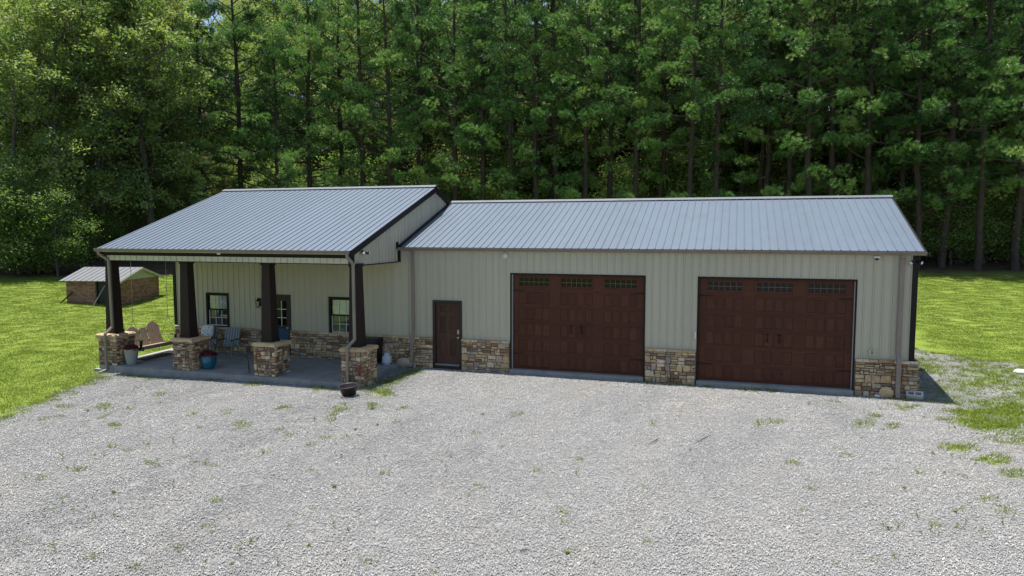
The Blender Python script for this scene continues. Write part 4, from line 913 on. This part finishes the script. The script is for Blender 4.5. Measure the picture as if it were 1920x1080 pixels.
def pine_variant(seed, H, hb, Lmax, r0, dens=1., low=0):
    g = np.random.default_rng(seed); zs = np.linspace(-.4, H, 14); sway = np.cumsum(g.normal(size=(14, 2))*.07, 0)
    tr = np.column_stack([sway-sway[1], zs]); paths = [(tr, r0*np.clip(1-zs/H, 0, 1)**.75+.02)]
    axis_at = lambda z: np.array([np.interp(z, zs, tr[:, 0]), np.interp(z, zs, tr[:, 1])])
    tp, td, tt = [], [], []
    z = hb; az = g.random()*6.28; lows = [(g.uniform(hb*.45, hb*.95)) for _ in range(low)]
    zl = []
    while z < H-.3: zl.append((z, False)); z += g.uniform(.22, .56)/dens
    for q in lows: zl.append((q, False))
    for q in range(9): zl.append((g.uniform(hb*.35, hb), True))
    for z, dead in zl:
        az += 2.4+g.normal()*.5; u = np.clip((z-hb)/(H-hb), 0, 1)
        L = Lmax*1.22*(.62+.38*math.sin(min(1, u*4)*math.pi/2))*(1-u)**.85*g.uniform(.65, 1.15)+.35
        if dead: L = g.uniform(.6, 1.8)
        el = R(-8+58*u+g.normal()*9); d = np.array([math.cos(az)*math.cos(el), math.sin(az)*math.cos(el), math.sin(el)])
        t = np.linspace(0, 1, 5)[:, None]; base = np.array([*axis_at(z), z]); bend = np.array([0, 0, .22*L])*t**2+np.concatenate([g.normal(size=2), [0]])*.12*L*t**2
        P = base+d*L*t+bend; paths.append((P, (.018+.016*L)*(1-t[:, 0]*.8)))
        if dead: continue
        for j in range(int((1.2+L*.74)*dens)):        # pads of needles along the outer branch
            f = 1-.62*g.random()**1.1 if j else 1.; p0 = base+d*L*f+bend[-1]*f*f; side = np.cross(d, (0, 0, 1)); side /= np.linalg.norm(side)+1e-6
            c = p0+side*g.normal()*.20*L*(.4+.6*f)+np.array([0, 0, g.uniform(.0, .25)]); paths.append((np.array([p0, (p0+c)/2+(0, 0, .03), c]), np.array([.016, .012, .007])))
            tone = np.clip(.5+g.normal()*.32, 0, 1); k = int(g.integers(20, 36)); o_ = unit(k)*g.random((k, 1))**.45*np.array([.58, .58, .34])*g.uniform(.75, 1.2)
            e = o_*2.2+d*.15+np.array([0, 0, .45])+g.normal(size=(k, 3))*.2; tp.extend(c+o_); td.extend(e/np.linalg.norm(e, axis=1, keepdims=True)); tt.extend(np.clip(tone+g.normal(size=k)*.1, 0, 1))
    tp, td, tt = np.array(tp), np.array(td), np.array(tt); K = 26; n = len(tp)*K
    D = np.repeat(td, K, 0)*.85+unit(n)*.7+np.array([0, 0, .12]); D /= np.linalg.norm(D, axis=1, keepdims=True)
    V, T, tn = blades(np.repeat(tp, K, 0)+D*.02, D, g.uniform(.17, .29, n), g.uniform(.015, .024, n), np.repeat(tt, K))
    return wood_mesh('pine_trunk', paths, M['bark'], 6), np_mesh('pine_crown', V, T, M['needles'], tn)
def leaf_quads(P, s, up=.5, g=rng):
    n = len(P); nrm = g.normal(size=(n, 3)); nrm[:, 2] = np.abs(nrm[:, 2])+up; nrm /= np.linalg.norm(nrm, axis=1, keepdims=True)
    a = np.cross(nrm, g.normal(size=(n, 3))); a /= np.linalg.norm(a, axis=1, keepdims=True); b = np.cross(nrm, a); s = s[:, None]
    V = np.empty((n, 4, 3)); V[:, 0] = P-a*s; V[:, 1] = P+b*s*.5-a*s*.1; V[:, 2] = P+a*s; V[:, 3] = P-b*s*.5-a*s*.1
    return V.reshape(-1, 3), np.arange(4*n).reshape(-1, 4)
def leafy_variant(seed, H, z0, rad, r0, nl, leaf, material, lobes=16, lrad=(1.2, 2.3), bark='bark_grey', cl=70):
    g = np.random.default_rng(seed); paths = []; zs = np.linspace(-.4, H*.85, 9); sway = np.cumsum(g.normal(size=(9, 2))*.12*H/18, 0); tr = np.column_stack([sway-sway[1], zs])
    paths.append((tr, r0*np.clip(1-zs/(H*.9), 0, 1)**.8+.02)); C_ = []
    for i in range(lobes):
        u = (i+.5)/lobes; z = z0+(H-z0)*u**.9; rr = rad*math.sin(math.pi*min(1, .18+.80*u))**.6*math.sqrt(g.uniform(.15, 1)); a = i*2.4+g.normal()*.4
        c = np.array([math.cos(a)*rr, math.sin(a)*rr, z]); zz = max(z0*.6, z-rr*.7-1.); b = np.array([np.interp(zz, zs, tr[:, 0]), np.interp(zz, zs, tr[:, 1]), zz])
        mid = (b+c)/2+g.normal(size=3)*.25; paths.append((np.array([b, mid, c]), np.array([.5, .33, .12])*r0*.6)); C_.append((c, g.uniform(*lrad)))
        for q in range(5):
            e = c+unit(1)[0]*C_[-1][1]*.8; paths.append((np.array([mid*.4+c*.6, (c+e)/2+g.normal(size=3)*.1, e]), np.array([.12, .08, .03])*r0*.5))
    PP, TT = [], []; tot = sum(r**2 for _, r in C_)
    for c, r in C_:
        ncl = max(3, int(nl/cl*r*r/tot))
        d = g.normal(size=(ncl, 3)); d /= np.linalg.norm(d, axis=1, keepdims=True); d[:, 2] = np.where(d[:, 2] < -.5, -d[:, 2], d[:, 2])
        cc = c+d*np.array([1, 1, .8])*r*g.uniform(.55, 1.08, (ncl, 1)); sz = g.uniform(.22, .5, ncl)
        P = np.repeat(cc, cl, 0)+g.normal(size=(ncl*cl, 3))*np.repeat(sz, cl)[:, None]*np.array([1, 1, .6]); PP.append(P); TT.append(np.repeat(np.clip(.5+g.normal(size=ncl)*.22, 0, 1), cl)+g.normal(size=ncl*cl)*.08)
    P = np.concatenate(PP); V, T = leaf_quads(P, g.uniform(.7, 1.25, len(P))*leaf, .4, g)
    return wood_mesh('tree_trunk', paths, M[bark], 6), np_mesh('tree_crown', V, T, M[material], np.repeat(np.clip(np.concatenate(TT), 0, 1), 4))
PINE = [pine_variant(1, 25, 8.2, 3.6, .21, 1.0, 3), pine_variant(2, 27, 9.5, 3.4, .22, 1.0, 3), pine_variant(3, 24, 7.5, 3.8, .20, 1.05, 3), pine_variant(4, 26, 10.5, 3.2, .19, 1.0, 2), pine_variant(5, 25, 8.8, 3.6, .23, 1.0, 4)]
EDGE = [pine_variant(11, 22, 3.0, 4.0, .22, 1.15), pine_variant(12, 20, 4.0, 3.8, .20, 1.15), pine_variant(13, 24, 5.0, 3.8, .22, 1.15)]
HARD = [leafy_variant(21, 19, 3.0, 5.0, .28, 21000, .125, 'leaves', 22), leafy_variant(22, 17, 2.0, 4.6, .25, 20000, .125, 'leaves_pale', 20), leafy_variant(23, 20, 4.0, 5.2, .28, 26000, .105, 'leaves_olive', 24), leafy_variant(24, 21, 5.0, 4.6, .28, 19000, .14, 'leaves_pale', 20)]
BUSH = [leafy_variant(31, 3.6, .3, 1.6, .06, 7000, .075, 'leaves', 10, (.5, .9), cl=45), leafy_variant(32, 2.6, .2, 1.5, .05, 6000, .07, 'leaves', 9, (.45, .8), cl=45), leafy_variant(33, 5.5, .6, 1.8, .07, 9000, .08, 'leaves', 12, (.6, 1.1), cl=50), leafy_variant(34, 3.2, .2, 1.9, .05, 8000, .06, 'leaves_olive', 10, (.5, .9), cl=45)]
def plant(name, var, x, y, rz, sc, label, cat, group, dz=0., names=('trunk', 'crown')):
    o = empty(name, (float(x), float(y), float(ter(x, y))+dz), rz); o.scale = (sc, sc, sc*rnd.uniform(.95, 1.06)); tag(o, label, cat, group)
    for n_, me_ in zip(names, var): link(n_, me_, o)
    return o
ORD = ['first', 'second', 'third', 'fourth', 'fifth', 'sixth', 'seventh', 'eighth', 'ninth', 'tenth', 'eleventh', 'twelfth', 'thirteenth', 'fourteenth', 'fifteenth', 'sixteenth', 'seventeenth', 'eighteenth', 'nineteenth', 'twentieth', 'twenty-first', 'twenty-second', 'twenty-third', 'twenty-fourth', 'twenty-fifth', 'twenty-sixth', 'twenty-seventh', 'twenty-eighth']
FR = [(1843, 30.4), (1806, 33), (1727, 31), (1694, 33.5), (1629, 31.5), (1594, 34), (1559, 32), (1522, 30.5), (1481, 32.5), (1438, 34), (1342, 31), (1292, 30.5), (1237, 34), (1192, 32), (1144, 34), (1098, 31.5), (1040, 33), (1009, 31), (963, 30.5), (855, 32), (783, 33), (683, 31), (637, 33)]
for i, (u, y) in enumerate(FR):
    q = at_y(y, u, 340)
    plant('pine_tree', PINE[i % 5] if i not in (3, 8, 13) else PINE[(i+2) % 5], q[0], y, rnd.random()*6.28, rnd.uniform(.92, 1.08), 'tall pine in the front row behind the roofs, %s from the right' % ORD[i], 'pine tree', 'front row of pines behind the building')
for u, y, k, s_, lab in [(385, 25.5, 0, .92, 'bushy low-branched pine at the left end of the pine row'), (455, 28, 2, 1.08, 'tall bushy pine behind the left part of the porch roof'), (520, 27.5, 1, .85, 'shorter bushy pine whose foliage nearly touches the porch roof'), (580, 30, 2, 1.0, 'tall bushy pine behind the middle of the porch roof'), (735, 30.5, 2, 1.05, 'tall bushy pine behind the right end of the porch roof'), (910, 31, 2, .98, 'bushy pine just right of where the two roofs meet'), (540, 21, 1, .41, 'young pine whose bright top shows just above the porch roof'), (378, 20, 0, .29, 'small young pine top left of the porch roof ridge'), (1910, 31, 1, 1.15, 'bushy pine reaching in at the right edge of the photo'), (1775, 31.5, 2, 1.02, 'bushy pine behind the right end of the garage roof')]:
    q = at_y(y, u, 340); plant('pine_tree', EDGE[k], q[0], y, rnd.random()*6.28, s_, lab, 'pine tree', 'low-branched pines at the edge of the woods')
def upx(x, y):
    dx, dy = x-CAM[0], y-CAM[1]; f = -math.sin(YAW)*dx+math.cos(YAW)*dy; return 960+FPX*(math.cos(YAW)*dx+math.sin(YAW)*dy)/f/math.cos(PITCH)
def mass(n, x0, x1, y0, y1, mind, pool, name, label, cat, group, sc=(.9, 1.12), keep=None, seed=1):
    r = random.Random(seed); pts = []; t = 0
    while len(pts) < n and t < n*60:
        t += 1; x, y = r.uniform(x0, x1), r.uniform(y0, y1)
        if y < float(forest_edge(x))+1.0 or (keep and not keep(x, y)): continue
        if not bool(in_view(np.array(x), np.array(y), np.array(8.), 350)): continue
        if all((x-a)**2+(y-b)**2 > mind**2 for a, b in pts): pts.append((x, y))
    for x, y in pts: plant(name, r.choice(pool), x, y, r.random()*6.28, r.uniform(*sc), label, cat, group)
mass(60, -30, 40, 35.5, 50, 2.6, PINE, 'pine_tree', 'slender pine standing deep among the woods behind the front row', 'pine tree', 'pines deep in the woods', seed=3, keep=lambda x, y: x > -22+(y-35)*-.4)
mass(46, -60, 45, 44, 66, 4.2, HARD, 'leafy_tree', 'broad-leaved tree showing green between the pine trunks far behind', 'tree', 'broad-leaved trees behind the pines', seed=4)
mass(50, -75, 50, 66, 100, 5.5, HARD, 'leafy_tree', 'distant broad-leaved tree on the wooded rise behind everything', 'tree', 'far trees on the rise', seed=5, sc=(1.0, 1.3))
for i, (u, y, k, s_, lab) in enumerate([
    (25, 12.5, 1, .84, 'dark leafy tree at the far left edge above the lawn'), (105, 14.5, 1, .98, 'leafy tree with drooping foliage left of the brick shed'), (195, 17.5, 1, 1.02, 'rounded leafy tree directly behind the brick shed'),
    (270, 22.5, 3, .72, 'dark leafy tree between the brick shed and the porch roof'), (200, 24, 2, 1.05, 'pale olive leafy tree spreading at the upper left'), (270, 27, 2, 1.12, 'pale olive leafy tree leaning towards the first pine'),
    (60, 21, 0, 1.12, 'tall leafy tree rising behind the left edge of the lawn'), (305, 35, 3, 1.1, 'bright green leafy tree behind the left end of the pine row'), (140, 31, 3, 1.2, 'sunlit yellow-green tree top near the upper left corner'), (10, 30, 0, 1.3, 'tall dark leafy tree in the upper left corner')]):
    q = at_y(y, u, 380); plant('leafy_tree', HARD[k], q[0], y, i*1.9, s_, lab, 'tree', 'leafy trees at the left')
q = at_y(34, 80, 340); plant('pine_tree', PINE[1], q[0], 34, 1.2, 1.15, 'tall pine with bare trunk rising at the upper left', 'pine tree', None)
mass(26, -60, -16, 18, 42, 4.2, HARD, 'leafy_tree', 'leafy tree packed into the woods behind the brick shed', 'tree', 'trees of the left woods', seed=6, sc=(.75, 1.05), keep=lambda x, y: y > float(forest_edge(x))+3 and upx(x, y) < 290)
mass(70, -50, 45, 37, 62, 2.6, BUSH, 'young_tree', 'young leafy tree growing low between the pine trunks', 'tree', 'young trees under the pines', seed=7, sc=(1.3, 2.4))
# undergrowth along the edge of the woods
SH = ('stem', 'foliage'); r = random.Random(9)
for i in range(30):
    u = r.choice([r.uniform(1735, 1930), r.uniform(850, 1750), r.uniform(850, 1750)]); y = r.uniform(32.5, 41); q = at_y(y, u, 420)
    plant('leafy_shrub', BUSH[i % 4], q[0], y, r.random()*6.28, r.uniform(.8, 1.35), 'leafy shrub growing between the pine trunks behind the building', 'shrub', 'shrubs under the pines', names=SH)
for i in range(14):
    u = r.uniform(-60, 330); q = gp(u, 520+r.uniform(-6, 4)) if u < 120 else at_y(12+(u-100)*.06+r.uniform(0, 3), u, 500)
    plant('leafy_shrub', BUSH[i % 4], q[0], q[1]+r.uniform(.5, 2), r.random()*6.28, r.uniform(.7, 1.1), 'leafy shrub at the foot of the trees left of the shed', 'shrub', 'shrubs along the left edge of the lawn', names=SH)
q = gp(5, 500); plant('leafy_shrub', BUSH[3], q[0]-1, q[1]+1, 0, 1.5, 'pale grey-green shrub at the left edge of the photo', 'shrub', None, names=SH)

# ------------------------------------------------------------------ weeds standing in the gravel
def weed_mesh(seed, h, n):
    g = np.random.default_rng(seed); P = np.column_stack([g.normal(size=(n, 2))*.012, g.uniform(0, h*.9, n)]); a = g.random(n)*6.28; D = np.column_stack([np.cos(a), np.sin(a), g.uniform(.3, 1.4, n)]); D /= np.linalg.norm(D, axis=1, keepdims=True)
    V, T, tn = blades(P, D, g.uniform(.04, .085, n)*(1.2-.7*P[:, 2]/h), g.uniform(.008, .016, n), np.clip(.4+g.normal(size=n)*.25, 0, 1))
    S_ = np.array([[-.004, 0, -.02], [.004, 0, -.02], [0, 0, h], [0, -.004, -.02], [0, .004, -.02], [0, 0, h]]); V2 = np.concatenate([V, S_]); T2 = np.concatenate([T, np.array([[0, 1, 2], [3, 4, 5]])+len(V)])
    return np_mesh('weed_plant', V2, T2, M['weed'], np.concatenate([tn, np.full(6, .3)]))
WEED = [weed_mesh(1, .05, 16), weed_mesh(2, .10, 14), weed_mesh(3, .17, 12), weed_mesh(4, .035, 24), weed_mesh(5, .28, 9)]
r = random.Random(21); spots = [(140, 880, 4), (118, 862, 2), (230, 868, 2), (178, 862, 2), (195, 855, 1), (118, 945, 2), (173, 935, 1), (175, 975, 1), (100, 960, 1), (138, 965, 4), (325, 915, 2), (103, 1035, 2), (270, 940, 1), (626, 990, 4), (521, 1060, 2), (540, 990, 1), (450, 1045, 2), (688, 890, 4), (590, 790, 2), (385, 787, 1), (325, 832, 2), (630, 835, 1), (640, 860, 1), (722, 864, 2), (836, 885, 2), (1080, 890, 1), (845, 858, 1), (1655, 985, 1), (1685, 992, 1), (1745, 1000, 2), (1760, 1005, 1), (1725, 1000, 0), (1720, 970, 0), (1830, 870, 1), (1785, 862, 2), (1800, 862, 1), (1570, 752, 1), (1620, 775, 2), (1650, 770, 1), (1880, 985, 2), (1870, 940, 1), (1810, 985, 2), (1900, 975, 2)]
for _ in range(45): spots.append((r.choice([r.uniform(30, 760), r.uniform(30, 1300), r.uniform(1500, 1915)]), 1080-345*r.random()**.8, r.choice([0, 0, 3, 3, 1])))
for u, v, k in spots:
    q = gp(u, v)
    if not slab_free(q[0], q[1]) or q[1] > -.5 and q[0] < 11.6: continue
    o = link('weed_plant', WEED[k], None, q, r.random()*6.28); s_ = r.uniform(.75, 1.25); o.scale = (s_, s_, s_); tag(o, 'small green weed sprouting on its own through the grey gravel', 'weed', 'weeds standing in the gravel')
